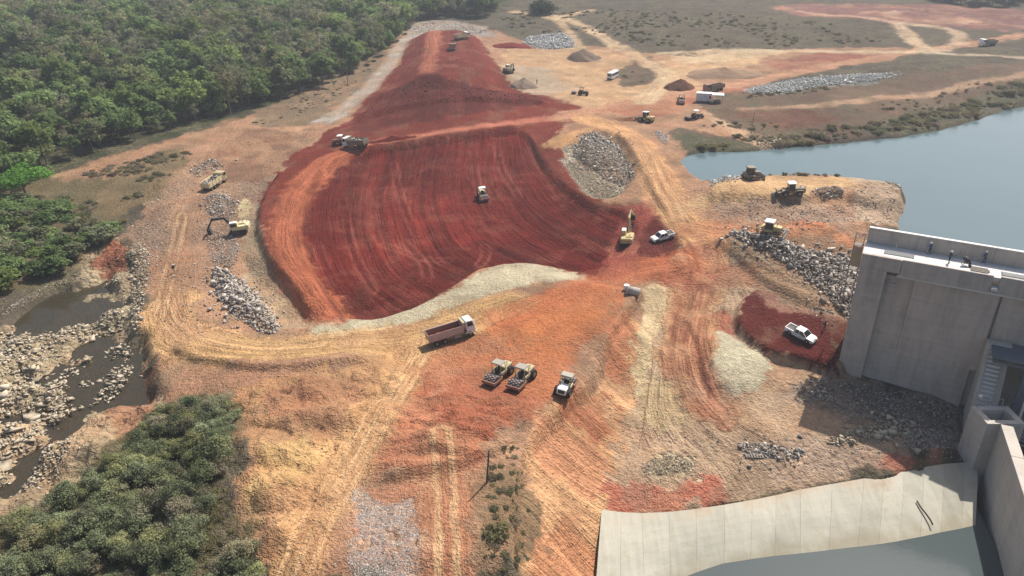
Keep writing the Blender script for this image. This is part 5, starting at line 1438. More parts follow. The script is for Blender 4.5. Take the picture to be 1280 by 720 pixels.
# ------------------------------------------------------------------ earth piles
def pile(name, label, px, py, rx, ry, h, rgb, seed, sharp=1.3, rot=0):
    c = at(px, py); rs = np.random.RandomState(seed); nr, na = 14, 40; V = []
    for i in range(nr + 1):
        t = i / nr * 1.15
        for j in range(na):
            a = 2 * math.pi * j / na
            lx = rx * t * math.cos(a); ly = ry * t * math.sin(a)
            x = c.x + lx * math.cos(rot) - ly * math.sin(rot); y = c.y + lx * math.sin(rot) + ly * math.cos(rot)
            V.append((x, y, t))
    V = np.array(V); t = V[:, 2] * (1 + .45 * fbm(V[:, 0], V[:, 1], max(rx, ry) * .7, 3, seed))
    z = grid_h(V[:, 0], V[:, 1], GZ) - .25 + h * np.clip(1 - t, 0, 1) ** (1 / sharp) + fbm(V[:, 0], V[:, 1], 1.2, 3, seed + 1) * .35 * (V[:, 2] < 1)
    z = np.where(V[:, 2] > 1.05, grid_h(V[:, 0], V[:, 1], GZ) - .5, z)
    V3 = np.stack([V[:, 0] - c.x, V[:, 1] - c.y, z - c.z], 1)
    F_ = [(i * na + j, (i + 1) * na + j, (i + 1) * na + (j + 1) % na, i * na + (j + 1) % na) for i in range(nr) for j in range(na)]
    me = quick_mesh(name, V3, np.array(F_)[:, ::1], plain('pile_soil', rgb, .95, .05, .22, .6, bumpy=.8), True)
    o = link(bpy.data.objects.new(name, me)); o.location = c
    return tag(o, label, 'pile')
pile('earth_pile', 'grey brown earth pile in front of the bluish stone stockpile', 728, 74, 7.0, 5.5, 4.0, soil(140,118,102), 1)
pile('earth_pile', 'grey cone of sand on the pale yard patch', 655, 107, 5.0, 4.4, 2.8, soil(156,134,114), 2)
pile('earth_pile', 'dark red brown earth pile at the fork of the yard roads', 850, 110, 5.6, 4.2, 3.2, soil(120,82,66), 3)
pile('earth_pile', 'long low tan earth mound behind the dump truck in the yard', 905, 93, 13, 7, 2.6, soil(168,136,110), 4)
pile('earth_pile', 'dark red low earth heap at the right foot of the finished crest', 640, 58, 8, 5, 1.8, soil(126,58,48), 5)
pile('earth_pile', 'small tan heap at the edge of the far plain road', 866, 68, 5, 3.5, 1.4, soil(190,160,128), 6)
pile('earth_pile', 'low red earth heap beside the tractor and dump truck on the rim', 490, 175, 7, 2.0, 1.2, soil(104,42,36), 9, rot=.3)
pile('earth_pile', 'brown earth mound beside the wheel loader', 790, 150, 5, 3.0, 1.3, soil(150,104,80), 10)

# ------------------------------------------------------------------ machines
def wheel(par, x, y, r, w, mat='rim', name='wheel'):
    m = MB(); n = 18; s = 1 if y > 0 else -1
    prof = [(-w/2, r*.55), (-w/2, r*.92), (-w*.32, r), (w*.32, r), (w/2, r*.92), (w/2, r*.55)]
    for i in range(n):
        a = 2*math.pi*i/n
        for (o, q) in prof: m.v.append((x + q*math.cos(a), y + o, r + q*math.sin(a)))
    k = len(prof)
    for i in range(n):
        for j in range(k-1): m.f.append((i*k+j, i*k+j+1, ((i+1)%n)*k+j+1, ((i+1)%n)*k+j))
    t = m.build(name, 'rubber', par, True)
    MB().cyl((x, y - w*.34, r), (x, y + w*.34, r), r*.57, n=14).cyl((x, y - w*.42*s*-1 - .02*s, r), (x, y + w*.45*s, r), r*.2, n=8).build('rim', mat, t)
    return t
def dump_truck(label, cab='white_paint', body='pinkish_side', inner='rusty_body', load=None, cat='dump truck', tip=False):
    R = empty('dump_truck'); tag(R, label, cat)
    MB().box((-3.9,-.42,.72), (3.7,.42,1.02)).box((-3.0,-.95,.5),(-2.8,.95,.62)).box((-1.5,-.95,.5),(-1.3,.95,.62)).build('chassis', 'dark_steel', R)
    c = MB(); c.prism([(2.55,.95),(2.55,2.85),(2.65,3.0),(3.75,3.0),(3.92,2.85),(4.1,1.95),(4.12,.75),(3.75,.75),(3.6,1.05),(2.75,1.05),(2.6,.9)], -1.2, 1.2)
    cb = c.build('cab', cab, R, bevel=.05)
    MB().prism([(3.985,2.02),(3.86,2.78),(3.9,2.79),(4.03,2.02)], -1.06, 1.06).build('windscreen', 'glass', cb)
    for s in (-1, 1):
        MB().prism([(2.78,2.0),(2.78,2.78),(3.66,2.78),(3.86,2.0)], s*1.2, s*1.225).build('side_window', 'glass', cb)
        MB().box((3.5, s*1.3-.12, 2.0), (3.56, s*1.3+.12, 2.6)).box((3.5,min(s*1.2,s*1.3),2.55),(3.54,max(s*1.2,s*1.3),2.59)).build('mirror', 'dark_steel', cb)
        MB().box((4.1, s*.85-.2, .95), (4.15, s*.85+.2, 1.15)).build('headlight', 'lamp', cb)
        MB().box((2.3, s*1.22-.01, .78), (3.95, s*1.22+.02, .98)).build('step_skirt', cab, cb)
    MB().box((4.05,-1.2,.5), (4.22,1.2,.82)).build('bumper', 'white_paint' if cab == 'white_paint' else 'dark_steel', R)
    MB().box((2.56,-1.0,2.2),(2.51,1.0,2.75)).build('rear_window', 'glass', cb)
    b = empty('dump_body'); b.parent = R
    def wall(nm, *bx):
        m = MB(); [m.box(*q) for q in bx]; return m.build(nm, body, R, bevel=.02)
    bpy.data.objects.remove(b)
    wall('body_side', ((-4.05,-1.28,1.25),(2.0,-1.2,2.45))); wall('body_side', ((-4.05,1.2,1.25),(2.0,1.28,2.45)))
    wall('tailgate', ((-4.1,-1.28,1.2),(-4.02,1.28,2.4)))
    fw = wall('front_wall', ((2.02,-1.28,1.25),(2.1,1.28,2.95)))
    MB().box((2.02,-1.28,2.9),(2.42,1.28,2.98)).build('cab_guard', 'cream_paint' if cab == 'white_paint' else cab, fw)
    MB().box((-4.05,-1.26,1.1),(2.1,1.26,1.26)).build('body_floor', inner, R)
    for s in (-1, 1):
        MB().box((-4.05, s*1.2-.03, 2.38), (2.1, s*1.2+.12*s+.03, 2.5)).build('top_rail', body, R)
        for k in range(5): MB().box((-3.7+k*1.4, min(s*1.28,s*1.36), 1.2), (-3.56+k*1.4, max(s*1.28,s*1.36), 2.4)).build('rib', body, R)
        MB().box((-3.95, min(s*1.13,s*1.195), 1.27), (2.0, max(s*1.13,s*1.195), 2.36)).build('inner_lining', inner, R)
        MB().box((.2, s*.95-.28, .5), (1.5, s*.95+.28, 1.05)).build('fuel_tank', 'rim', R, bevel=.06)
        wheel(R, 3.15, s*1.02, .52, .32)
        for x in (-1.4, -2.85): wheel(R, x, s*.93, .52, .58)
        MB().prism([(-2.2,1.06),(-.75,1.06),(-.85,1.14),(-2.1,1.14)], s*.9-.3, s*.9+.3).build('mudguard', 'dark_steel', R)
        MB().box((-4.14, s*.95-.15, .95), (-4.08, s*.95+.15, 1.12)).build('tail_light', 'red_light', R)
    if load:
        rs = np.random.RandomState(5); q = np.stack([-3.7 + 5.4*rs.rand(90), -1.05 + 2.1*rs.rand(90), 1.4 + .9*rs.rand(90)], 1)
        rubble('rock_load', q, .35 + .6*rs.rand(90), ROCKS, load, R, 8, 1.0, .2)
    else:
        m = MB(); V = []
        for i in range(9):
            for j in range(5): V.append((-3.9 + 5.8*i/8, -1.12 + 2.24*j/4, 1.3 + .28*abs(math.sin(i*1.3+j)) + .2*random.random()))
        m.v = V; m.f = [(i*5+j, (i+1)*5+j, (i+1)*5+j+1, i*5+j+1) for i in range(8) for j in range(4)]
        m.build('soil_residue', 'red_soil', R)
    return R
def roller(label, canopy='grey_roof', hood='cream_paint', posts='cream_paint'):
    R = empty('roller'); tag(R, label, 'roller')
    dr = MB().cyl((1.75,-1.05,.78),(1.75,1.05,.78), .72, n=28).build('drum', 'drum_steel', R)
    m = MB()
    for i in range(11):
        a = 2*math.pi*i/11
        for j in range(5):
            aa_ = a + (math.pi/11 if j % 2 else 0); y = -.82 + j*.41
            m.xf = Matrix.Translation((1.75, y, .78)) @ Matrix.Rotation(-aa_, 4, 'Y')
            m.prism([(.68,-.13),(.68,.13),(.86,.08),(.86,-.08)], -.13, .13)
    tag(m.build('drum_pads', 'pad_steel', dr), kind='stuff')
    f = MB()
    for s in (-1, 1): f.box((.75, s*1.16-.06, .55), (2.75, s*1.16+.06, 1.0))
    f.box((2.6,-1.22,.5),(2.85,1.22,1.0)).box((.55,-1.22,.5),(.8,1.22,1.05))
    f.build('drum_frame', 'rusty_body', R, bevel=.03)
    MB().box((2.5,-1.0,.25),(2.62,1.0,.5)).build('scraper', 'dark_steel', R)
    MB().box((-.1,-.3,.55),(.7,.3,.95)).build('articulation', 'dark_steel', R)
    MB().rbox((-2.75,-.72,.85),(-.75,.72,1.75),.12).build('engine_hood', hood, R)
    MB().box((-2.78,-.5,1.0),(-2.74,.5,1.6)).build('radiator_grille', 'dark_steel', R)
    MB().box((-.8,-1.0,.8),(.55,1.0,1.12)).build('operator_platform', 'dark_steel', R)
    MB().rbox((-.35,-.28,1.12),(.1,.28,1.5),.05).box((-.42,-.28,1.4),(-.3,.28,2.0)).build('seat', 'rubber', R)
    MB().box((.25,-.35,1.12),(.45,.35,1.85)).build('dashboard', 'dark_steel', R)
    for x in (-.7, .5):
        for y in (-.85, .85): MB().bar((x,y,1.1),(x*.95,y*.97,2.85),.08,.08).build('canopy_post', posts, R)
    MB().box((-.85,-.92,2.83),(.62,.92,2.98), top=(-.76,-.84,.54,.84)).build('canopy', canopy, R)
    MB().cyl((-1.6,.5,1.7),(-1.6,.5,2.4),.06,n=8).build('exhaust', 'dark_steel', R)
    for s in (-1, 1):
        wheel(R, -1.75, s*.95, .76, .55, hood)
        MB().box((-1.0, s*.9-.1, 1.12), (.4, s*.9+.04, 1.5)).build('side_rail', posts, R)
    return R
def tracks(R, L, h, w, gauge):
    for s in (-1, 1):
        y = s*gauge/2
        t = MB().prism([(-L/2+h*.4,0),(-L/2,h*.45),(-L/2+h*.35,h),(L/2-h*.35,h),(L/2,h*.5),(L/2-h*.4,0)], y-w/2, y+w/2).build('track', 'track_steel', R)
        for k in range(12):
            x = -L/2+h*.4 + (L-h*.8)*k/11
            MB().box((x-.05, y-w/2-.02, h), (x+.05, y+w/2+.02, h+.05)).build('grouser', 'track_steel', t)
        for k in range(3):
            x = -L/2+h*.5 + (L-h)*k/2
            MB().cyl((x, y+s*w/2, h*.5),(x, y+s*(w/2+.04), h*.5), h*.32, n=12).build('track_roller', 'dark_steel', t)
def excavator(label, paint='yellow_paint', swing=0.0, boom=((.9,1.6),(2.2,4.3),(4.6,4.6)), stick=(6.6,1.6), bucket=(6.3,.5), roof='white_paint', arm=None):
    arm = arm or paint
    R = empty('excavator'); tag(R, label, 'excavator')
    tracks(R, 4.1, .85, .62, 2.4)
    MB().cyl((0,0,.55),(0,0,1.1),.75).box((-1.0,-.9,.45),(1.0,.9,.8)).build('undercarriage', 'dark_steel', R)
    rz = Matrix.Rotation(swing, 4, 'Z')
    def mb(): m = MB(); m.xf = rz.copy(); return m
    u = mb().rbox((-2.3,-1.3,1.1),(1.1,1.3,2.0),.12).build('upper_body', paint, R)
    mb().rbox((-2.75,-1.25,1.05),(-1.9,1.25,2.15),.2).build('counterweight', paint, R)
    mb().rbox((-1.9,-1.2,1.98),(-.5,.2,2.3),.08).build('engine_cover', paint, R)
    cb = mb().rbox((-.45,.3,1.5),(1.35,1.28,3.0),.1).build('cab', paint, R)
    mb().box((-.3,.35,2.95),(1.25,1.22,3.05)).build('cab_roof', roof, cb)
    mb().box((1.34,.4,1.9),(1.38,1.18,2.85)).build('windscreen', 'glass', cb)
    mb().box((-.2,1.26,2.0),(1.15,1.3,2.8)).build('side_window', 'glass', cb)
    mb().cyl((-1.4,-.7,2.2),(-1.4,-.7,2.7),.07,n=8).build('exhaust', 'dark_steel', R)
    b0, b1, b2 = [Vector((x, -.15, z)) for x, z in boom]
    m = mb(); m.bar(b0, b1, .42, .55); m.bar(b1, b2, .38, .46); bm_ = m.build('boom', arm, R)
    st_ = Vector((stick[0], -.15, stick[1]))
    d = (b2 - st_).normalized()
    mb().bar(b2 + d*.6, st_, .32, .36).build('stick', arm, R)
    bk = Vector((bucket[0], -.15, bucket[1]))
    m = mb(); x, z = st_.x, st_.z; e = (bk - st_); n_ = Vector((-e.z, 0, e.x)).normalized()*.55
    m.prism([(x, z+.1), (bk.x+n_.x*.2, bk.z+n_.z*.2), (bk.x - n_.x, bk.z - n_.z*1.0), (x - n_.x*1.5, z - n_.z*1.5)], -.75, .45)
    m.build('bucket', 'dark_steel', R)
    for s in (-.42, .12): mb().bar(b0 + Vector((.5, s, -.1)), (b0+b1)/2 + Vector((.3, s, .1)), .14, .14).build('lift_cylinder', 'rail_steel', R)
    mb().bar((b1 + b2)/2 + Vector((0,0,.35)), b2 + d*.5, .13, .13).build('stick_cylinder', 'rail_steel', R)
    mb().bar(b2*.6 + st_*.4 + Vector((.2,0,.1)), st_*.95 + bk*.05 + Vector((.2,0,.1)), .12, .12).build('bucket_cylinder', 'rail_steel', R)
    return R
def dozer(label, paint='faded_yellow', roof='white_paint', ripper=True):
    R = empty('bulldozer'); tag(R, label, 'bulldozer')
    tracks(R, 3.9, 1.05, .6, 2.2)
    MB().box((-1.7,-.75,.6),(1.9,.75,1.35)).build('hull', paint, R)
    MB().prism([(.45,1.3),(.45,2.05),(1.95,1.9),(2.1,1.75),(2.1,.9)], -.6, .6).build('hood', paint, R, bevel=.04)
    MB().box((2.1,-.5,.95),(2.13,.5,1.7)).build('radiator_grille', 'dark_steel', R)
    c = MB().box((-1.15,-.8,1.35),(.45,.8,2.85), top=(-1.05,-.72,.35,.72)).build('cab', 'dark_steel', R)
    MB().box((.40,-.6,2.05),(.44,.6,2.7)).build('windscreen', 'glass', c)
    for s in (-1, 1): MB().box((-.9, s*.77-.02, 2.0), (.2, s*.77+.02, 2.7)).build('side_window', 'glass', c)
    MB().rbox((-1.35,-.95,2.85),(.65,.95,3.05),.08).build('roof', roof, c)
    bl = MB().prism([(2.75,.1),(2.62,.6),(2.68,1.2),(2.85,1.45),(2.95,1.45),(2.8,1.15),(2.78,.6),(2.95,.1)], -1.75, 1.75).build('blade', 'rail_steel', R)
    for s in (-1, 1):
        MB().bar((-.3, s*1.48, .55), (2.7, s*1.48, .45), .16, .26).build('push_arm', paint, R)
        MB().bar((1.6, s*.55, 1.6), (2.7, s*.6, .9), .12, .12).build('lift_cylinder', 'rail_steel', R)
        MB().box((-1.9, s*1.1-.32, 1.06), (.5, s*1.1+.32, 1.18)).build('fender', paint, R)
    MB().cyl((1.1,.3,1.9),(1.1,.3,2.6),.07,n=8).build('exhaust', 'dark_steel', R)
    MB().rbox((-1.9,-.7,1.18),(-1.2,.7,1.8),.06).build('fuel_tank', paint, R)
    if ripper:
        MB().bar((-1.7,-.4,.9),(-2.7,-.4,1.1),.16,.2).bar((-1.7,.4,.9),(-2.7,.4,1.1),.16,.2).box((-2.85,-.9,.95),(-2.6,.9,1.25)).build('ripper_frame', paint, R)
        for y in (-.7, 0, .7): MB().prism([(-2.85,1.5),(-2.65,1.5),(-2.6,.5),(-2.45,.2),(-2.75,.45)], y-.06, y+.06).build('ripper_shank', 'dark_steel', R)
    return R
def pickup(label, paint='white_paint'):
    R = empty('pickup_truck'); tag(R, label, 'pickup')
    body = MB().prism([(-2.6,.45),(-2.62,1.02),(-.85,1.04),(.95,1.08),(2.35,1.0),(2.6,.82),(2.62,.42),(2.15,.38),(2.1,.62),(1.9,.78),(1.45,.78),(1.25,.62),(1.2,.36),(-1.2,.36),(-1.25,.62),(-1.45,.78),(-1.9,.78),(-2.1,.62),(-2.15,.42)], -.9, .9)
    b = body.build('body', paint, R, bevel=.03)
    cb = MB().box((-.9,-.86,1.04),(1.45,.86,1.72), top=(-.7,-.7,.65,.7)).build('cabin', 'glass', R)
    MB().box((-.76,-.72,1.70),(.72,.72,1.77), top=(-.68,-.66,.62,.66)).build('roof', paint, cb)
    for s in (-1, 1):
        for (x0, x1) in ((-.87,-.69),(.02,.02),(1.42,.66)):
            MB().bar((x0, s*.86, 1.06), (x1, s*.71, 1.71), .08, .08).build('pillar', paint, cb)
        wheel(R, 1.68, s*.8, .37, .24); wheel(R, -1.68, s*.8, .37, .24)
        MB().box((2.5, s*.62-.18, .7), (2.63, s*.62+.18, .86)).build('headlight', 'lamp', R)
        MB().box((-2.65, s*.8-.08, .7), (-2.6, s*.8+.08, .95)).build('tail_light', 'red_light', R)
        MB().box((.85, s*.98-.09, 1.1), (.98, s*.98+.09, 1.25)).build('mirror', 'dark_steel', R)
        MB().box((-2.58, s*.84-.06, 1.02), (-.95, s*.84+.06, 1.2)).build('bed_rail', paint, R)
    MB().box((-2.5,-.75,1.03),(-1.0,.75,1.06)).build('bed_floor', 'dark_steel', R)
    MB().box((-2.62,-.84,1.02),(-2.54,.84,1.2)).build('tailgate', paint, R)
    MB().tube([(-1.0,-.72,1.05),(-1.0,-.6,1.75),(-1.0,.6,1.75),(-1.0,.72,1.05)], .04, 6).build('roll_bar', 'dark_steel', R)
    MB().box((2.58,-.85,.4),(2.7,.85,.62)).build('front_bumper', 'rail_steel', R)
    MB().box((-2.74,-.8,.42),(-2.6,.8,.6)).build('rear_bumper', 'rail_steel', R)
    return R
def tractor(label, paint='dark_steel', canopy='white_paint', implement=None, hood=None):
    R = empty('tractor'); tag(R, label, 'tractor')
    MB().rbox((.2,-.4,.75),(2.0,.4,1.5),.08).build('hood', hood or paint, R)
    MB().box((-1.2,-.35,.5),(2.0,.35,.8)).build('chassis', 'dark_steel', R)
    MB().box((-1.1,-.75,.95),(.2,.75,1.1)).build('platform', paint, R)
    MB().rbox((-.75,-.25,1.1),(-.3,.25,1.4),.05).box((-.82,-.25,1.35),(-.7,.25,1.8)).build('seat', 'rubber', R)
    for x in (-1.05, .15):
        for y in (-.65, .65): MB().bar((x,y,1.05),(x,y,2.6),.07,.07).build('canopy_post', 'dark_steel', R)
    MB().box((-1.25,-.85,2.58),(.4,.85,2.7), top=(-1.15,-.75,.3,.75)).build('canopy', canopy, R)
    MB().cyl((1.2,.15,1.5),(1.2,.15,2.2),.05,n=8).build('exhaust', 'dark_steel', R)
    for s in (-1, 1):
        wheel(R, -.75, s*.85, .8, .45, paint); wheel(R, 1.6, s*.75, .5, .3, paint)
        MB().prism([(-1.5,1.45),(-1.2,1.68),(-.3,1.68),(0,1.45)], s*.85-.24, s*.85+.24).build('fender', hood or paint, R)
    if implement:
        MB().bar((-1.2,0,.6),(-2.6,0,.7),.12,.12).build('drawbar', 'dark_steel', R)
        MB().box((-3.9,-1.1,.85),(-2.5,1.1,1.0)).build('implement_frame', 'dark_steel', R)
        for gx_ in (-2.8, -3.6):
            for k in range(7): MB().cyl((gx_, -1.05+k*.35-.02, .38), (gx_, -1.05+k*.35+.02, .38), .38, n=12).build('disc', 'track_steel', R)
    return R
def loader(label, paint='faded_yellow', roof='white_paint', arm_up=.0):
    R = empty('wheel_loader'); tag(R, label, 'loader')
    MB().rbox((-3.0,-.85,.8),(-.7,.85,1.9),.12).build('engine_hood', paint, R)
    MB().box((-.6,-.7,.7),(1.9,.7,1.3)).build('front_frame', paint, R)
    c = MB().box((-.75,-.75,1.3),(.75,.75,3.0), top=(-.65,-.65,.65,.65)).build('cab', 'glass', R)
    MB().rbox((-.9,-.85,3.0),(.85,.85,3.15),.06).build('roof', roof, c)
    for x in (-.7,.7):
        for y in (-.7,.7): MB().bar((x,y,1.3),(x*.9,y*.9,3.0),.1,.1).build('pillar', paint, c)
    for s in (-1, 1):
        MB().bar((.4, s*.55, 1.7), (2.9, s*.55, .7+arm_up), .18, .3).build('lift_arm', paint, R)
        wheel(R, 1.3, s*1.0, .72, .55, paint); wheel(R, -1.7, s*1.0, .72, .55, paint)
        MB().prism([(-2.5,1.5),(-2.2,1.62),(-1.2,1.62),(-.9,1.5)], s*1.0-.28, s*1.0+.28).build('fender', paint, R)
    MB().prism([(2.8,.2+arm_up),(2.75,1.0+arm_up),(3.1,1.35+arm_up),(3.25,1.3+arm_up),(2.95,.95+arm_up),(2.98,.3+arm_up),(3.9,.22+arm_up),(3.9,.12+arm_up)], -1.3, 1.3).build('bucket', 'dark_steel', R)
    MB().cyl((-1.8,.4,1.85),(-1.8,.4,2.5),.06,n=8).build('exhaust', 'dark_steel', R)
    return R

# big haul truck in the middle and the other trucks
place(dump_truck('dump truck with pinkish open body and white cab on the orange plateau'), (539,432), (590,416))
place(dump_truck('olive dump truck with a white cab meeting a tractor on the embankment rim', body='olive_body', inner='olive_body', load='grey_rock'), (459,183), (433,182), centre=(446,184))
place(dump_truck('cream dump truck parked among rocks on the left bench', 'cream_paint', 'pale_yellow', 'pale_yellow', load='grey_rock'), (258,240), (280,226), centre=(269,233))
place(dump_truck('brown dump truck parked behind the white site cabin', 'rusty_body', 'olive_body', 'rusty_body'), (908,111), (876,118), centre=(892,114))
place(dump_truck('dark dump truck driving on the finished crest', 'rusty_body', 'rusty_body', 'rusty_body'), (567,55), (566,66), centre=(566,62))
place(dump_truck('white dump truck at the far end of the finished crest', 'white_paint', 'pale_yellow', 'pale_yellow'), (568,49), (584,47), centre=(577,49))
place(dump_truck('small pale truck far off beside the right hand road', 'white_paint', 'olive_body', 'olive_body'), (1245,55), (1228,56), centre=(1234,57))
# rollers
place(roller('leftmost of three rollers parked on the plateau, studded drum towards the viewer', hood='cream_paint'), (630,466), (615,478), centre=(624,473))
place(roller('middle of three rollers parked on the plateau, studded drum towards the viewer', hood='cream_paint'), (660,469), (645,484), centre=(653,478))
place(roller('rightmost of three rollers on the plateau, engine hood towards the viewer', hood='white_paint'), (701,497), (712,478), centre=(706,488))
place(roller('roller with a bright white canopy working alone on the dark red fill', canopy='white_paint', hood='cream_paint'), (602,241), (607,252), centre=(604,248))
place(roller('dark roller seen from behind left of the white site cabin', canopy='olive_body', hood='olive_body', posts='dark_steel'), (850,124), (852,134), centre=(851,129))
# excavators
place(excavator('yellow excavator reaching its long boom away over the red fill', 'faded_yellow', 0, ((.9,1.6),(2.6,4.6),(5.2,5.6)), (8.4,3.2), (8.3,1.9)), (783,312), (791,285), centre=(785,304))
place(excavator('cream excavator digging grey rock on the left bench', 'pale_yellow', 0, ((.9,1.6),(2.4,4.0),(5.2,3.9)), (6.9,1.4), (6.5,.4), arm='dark_steel'), (306,287), (282,290), centre=(299,290))  # boom and stick coloured dark to carry the shade on the arm
place(excavator('small dark excavator beside the grey sand cone in the yard', 'olive_body', 0, ((.9,1.6),(2.0,3.0),(3.6,3.0)), (4.4,1.2), (4.2,.5)), (631,91), (640,89), centre=(635,91))
# dozers, loaders, tractors
place(dozer('dusty yellow bulldozer with a white roof on the cofferdam'), (951,289), (978,293), centre=(964,291))
place(loader('dark loader with a white roof at the upper edge of the cofferdam', 'olive_body'), (998,242), (975,244), centre=(988,244))
place(dozer('small dark bulldozer at the reservoir edge of the cofferdam', 'olive_body', 'olive_body', False), (932,224), (944,224), centre=(938,224))
place(loader('brown wheel loader with a white roof above the near end of the reservoir', 'faded_yellow'), (817,153), (797,150), centre=(807,152))
place(tractor('red tractor with a white canopy in front of the olive dump truck', 'rusty_body', 'white_paint', None, 'rusty_body'), (432,180), (416,181), centre=(425,180))
place(tractor('dark tractor pulling a disc harrow in the sandy yard', 'dark_steel', 'dark_steel', True), (718,118), (735,120), centre=(728,119))
place(tractor('grey tractor with a white canopy pulling an implement on the shore path', 'olive_body', 'white_paint', True), (860,149), (878,146), centre=(871,148))
# cars
place(pickup('white pickup on the red fill beside the yellow excavator'), (839,296), (819,302), centre=(828,299))
place(pickup('silver white pickup on the red shelf next to the dam', 'white_paint'), (982,412), (1017,430), centre=(1000,421))
# minibus
bus = empty('minibus'); tag(bus, 'white minibus parked on the sandy yard beside the dark scrub patch', 'bus')
MB().rbox((-3.2,-1.05,.45),(3.2,1.05,2.75),.14).build('body', 'white_paint', bus)
for s in (-1, 1):
    for k in range(5): MB().box((-2.9+k*1.15, s*1.05-.02, 1.55), (-1.9+k*1.15, s*1.05+.02, 2.3)).build('side_window', 'glass', bus)
    wheel(bus, 2.1, s*.9, .42, .28); wheel(bus, -2.0, s*.9, .42, .28)
    MB().box((3.18, s*.75-.15, .8), (3.23, s*.75+.15, 1.0)).build('headlight', 'lamp', bus)
MB().box((3.17,-.9,1.45),(3.23,.9,2.4)).build('windscreen', 'glass', bus)
MB().box((-3.23,-.8,1.5),(-3.17,.8,2.3)).build('rear_window', 'glass', bus)
MB().box((-3.28,-1,.4),(-3.18,1,.65)).build('bumper', 'dark_steel', bus)
place(bus, (760,101), (774,95), centre=(766,98))
# site cabin with awning
cab_ = empty('site_cabin'); tag(cab_, 'white site cabin with a pale awning in the upstream yard', 'cabin')
MB().box((-3.2,-1.3,.25),(1.8,1.3,2.75)).build('cabin_wall', 'container_white', cab_, bevel=.04)
MB().box((-3.3,-1.4,2.75),(1.9,1.4,2.9)).build('cabin_roof', 'tin_roof', cab_)
MB().box((-3.23,-.5,.3),(-3.19,.4,2.3)).build('door', 'rail_steel', cab_)
MB().box((1.0,-1.33,1.3),(1.6,-1.29,2.1)).build('window', 'glass', cab_)
for x in (2.2, 5.4):
    for y in (-1.5, 1.5): MB().cyl((x,y,0),(x,y,2.6),.06,n=6).build('awning_post', 'rail_steel', cab_)
MB().box((1.9,-1.9,2.6),(5.8,1.9,2.68), top=(1.9,-1.9,5.8,1.9)).build('awning_roof', 'tin_roof', cab_)
MB().box((2.6,-.8,0),(4.8,.4,.75)).build('table', 'old_wood', cab_)
for x in (-2.9, 1.4): MB().box((x-.15,-1.1,-.4),(x+.15,1.1,.25)).build('footing', 'wood', cab_)
place(cab_, (868,127), (906,127), centre=(882,127), sink=-.1, flat=True)
# concrete pipe sections
pipe = empty('concrete_pipe'); tag(pipe, 'grey concrete pipe section lying on the edge of the plateau', 'pipe')
m = MB(); n_ = 20
for i in range(n_):
    a = 2*math.pi*i/n_
    for (x, r) in ((-1.1,.78),(1.1,.78),(1.1,.62),(-1.1,.62)): m.v.append((x, r*math.cos(a), .78 + r*math.sin(a)))
for i in range(n_):
    j = (i+1) % n_
    for k in range(4): m.f.append((i*4+k, i*4+(k+1)%4, j*4+(k+1)%4, j*4+k))
m.build('pipe_barrel', 'concrete_pipe', pipe, True)
MB().cyl((-1.1,0,.78),(-1.32,0,.78),.9,n=20).build('socket', 'concrete_pipe', pipe)
place(pipe, (784,365), (797,366), centre=(791,366), span=1.2)
tank = empty('white_drum'); tag(tank, 'small white drum standing beside the concrete pipe section', 'drum')
MB().cyl((0,0,0),(0,0,.95),.5,n=18).build('drum_body', 'white_paint', tank, True)
MB().cyl((0,0,.95),(0,0,1.0),.53,n=18).build('drum_lid', 'white_paint', tank)
place(tank, (783,362), heading=0, flat=True)
# pallet crate on the basin floor
cr = empty('pallet'); tag(cr, 'slatted wooden pallet lying among rocks on the basin floor', 'pallet')
for k in range(7): MB().box((-1.4+k*.42,-.5,.14),(-1.18+k*.42,.5,.19)).build('slat', 'old_wood', cr)
for y in (-.5, 0, .44): MB().box((-1.45,y,0),(1.4,y+.08,.14)).build('runner', 'old_wood', cr)
place(cr, (930,569), (955,570), span=1)

# ------------------------------------------------------------------ poles
def pole(label, px, py, h, lean=(0, 0), arm=True, mat='wood', r=.13):
    R = empty('power_pole'); tag(R, label, 'pole')
    MB().cyl((0,0,-.6),(lean[0],lean[1],h), r, r*.7, 8).build('shaft', mat, R)
    if arm:
        MB().box((lean[0]-.8, lean[1]-.06, h-.6), (lean[0]+.8, lean[1]+.06, h-.45)).build('crossarm', mat, R)
        for x in (-.7, 0, .7): MB().cyl((lean[0]+x, lean[1], h-.45), (lean[0]+x, lean[1], h-.25), .05, n=6).build('insulator', 'porcelain', R)
    p = at(px, py); R.location = p
    return R
pole('short dark leaning wooden pole beside the rutted path', 608, 603, 4.6, (.35, -.2), False, 'wood', .12)
pole('pale utility pole on the verge left of the gravel road', 435, 107, 9.0, (.1, 0), True, 'old_wood')
pole('pale utility pole at the wood edge near the far end of the crest', 524, 26, 9.0, (0, 0), True, 'old_wood')
pole('thin utility pole on the slope above the far shore', 939, 166, 5.5, (.1, 0), True, 'old_wood', .1)

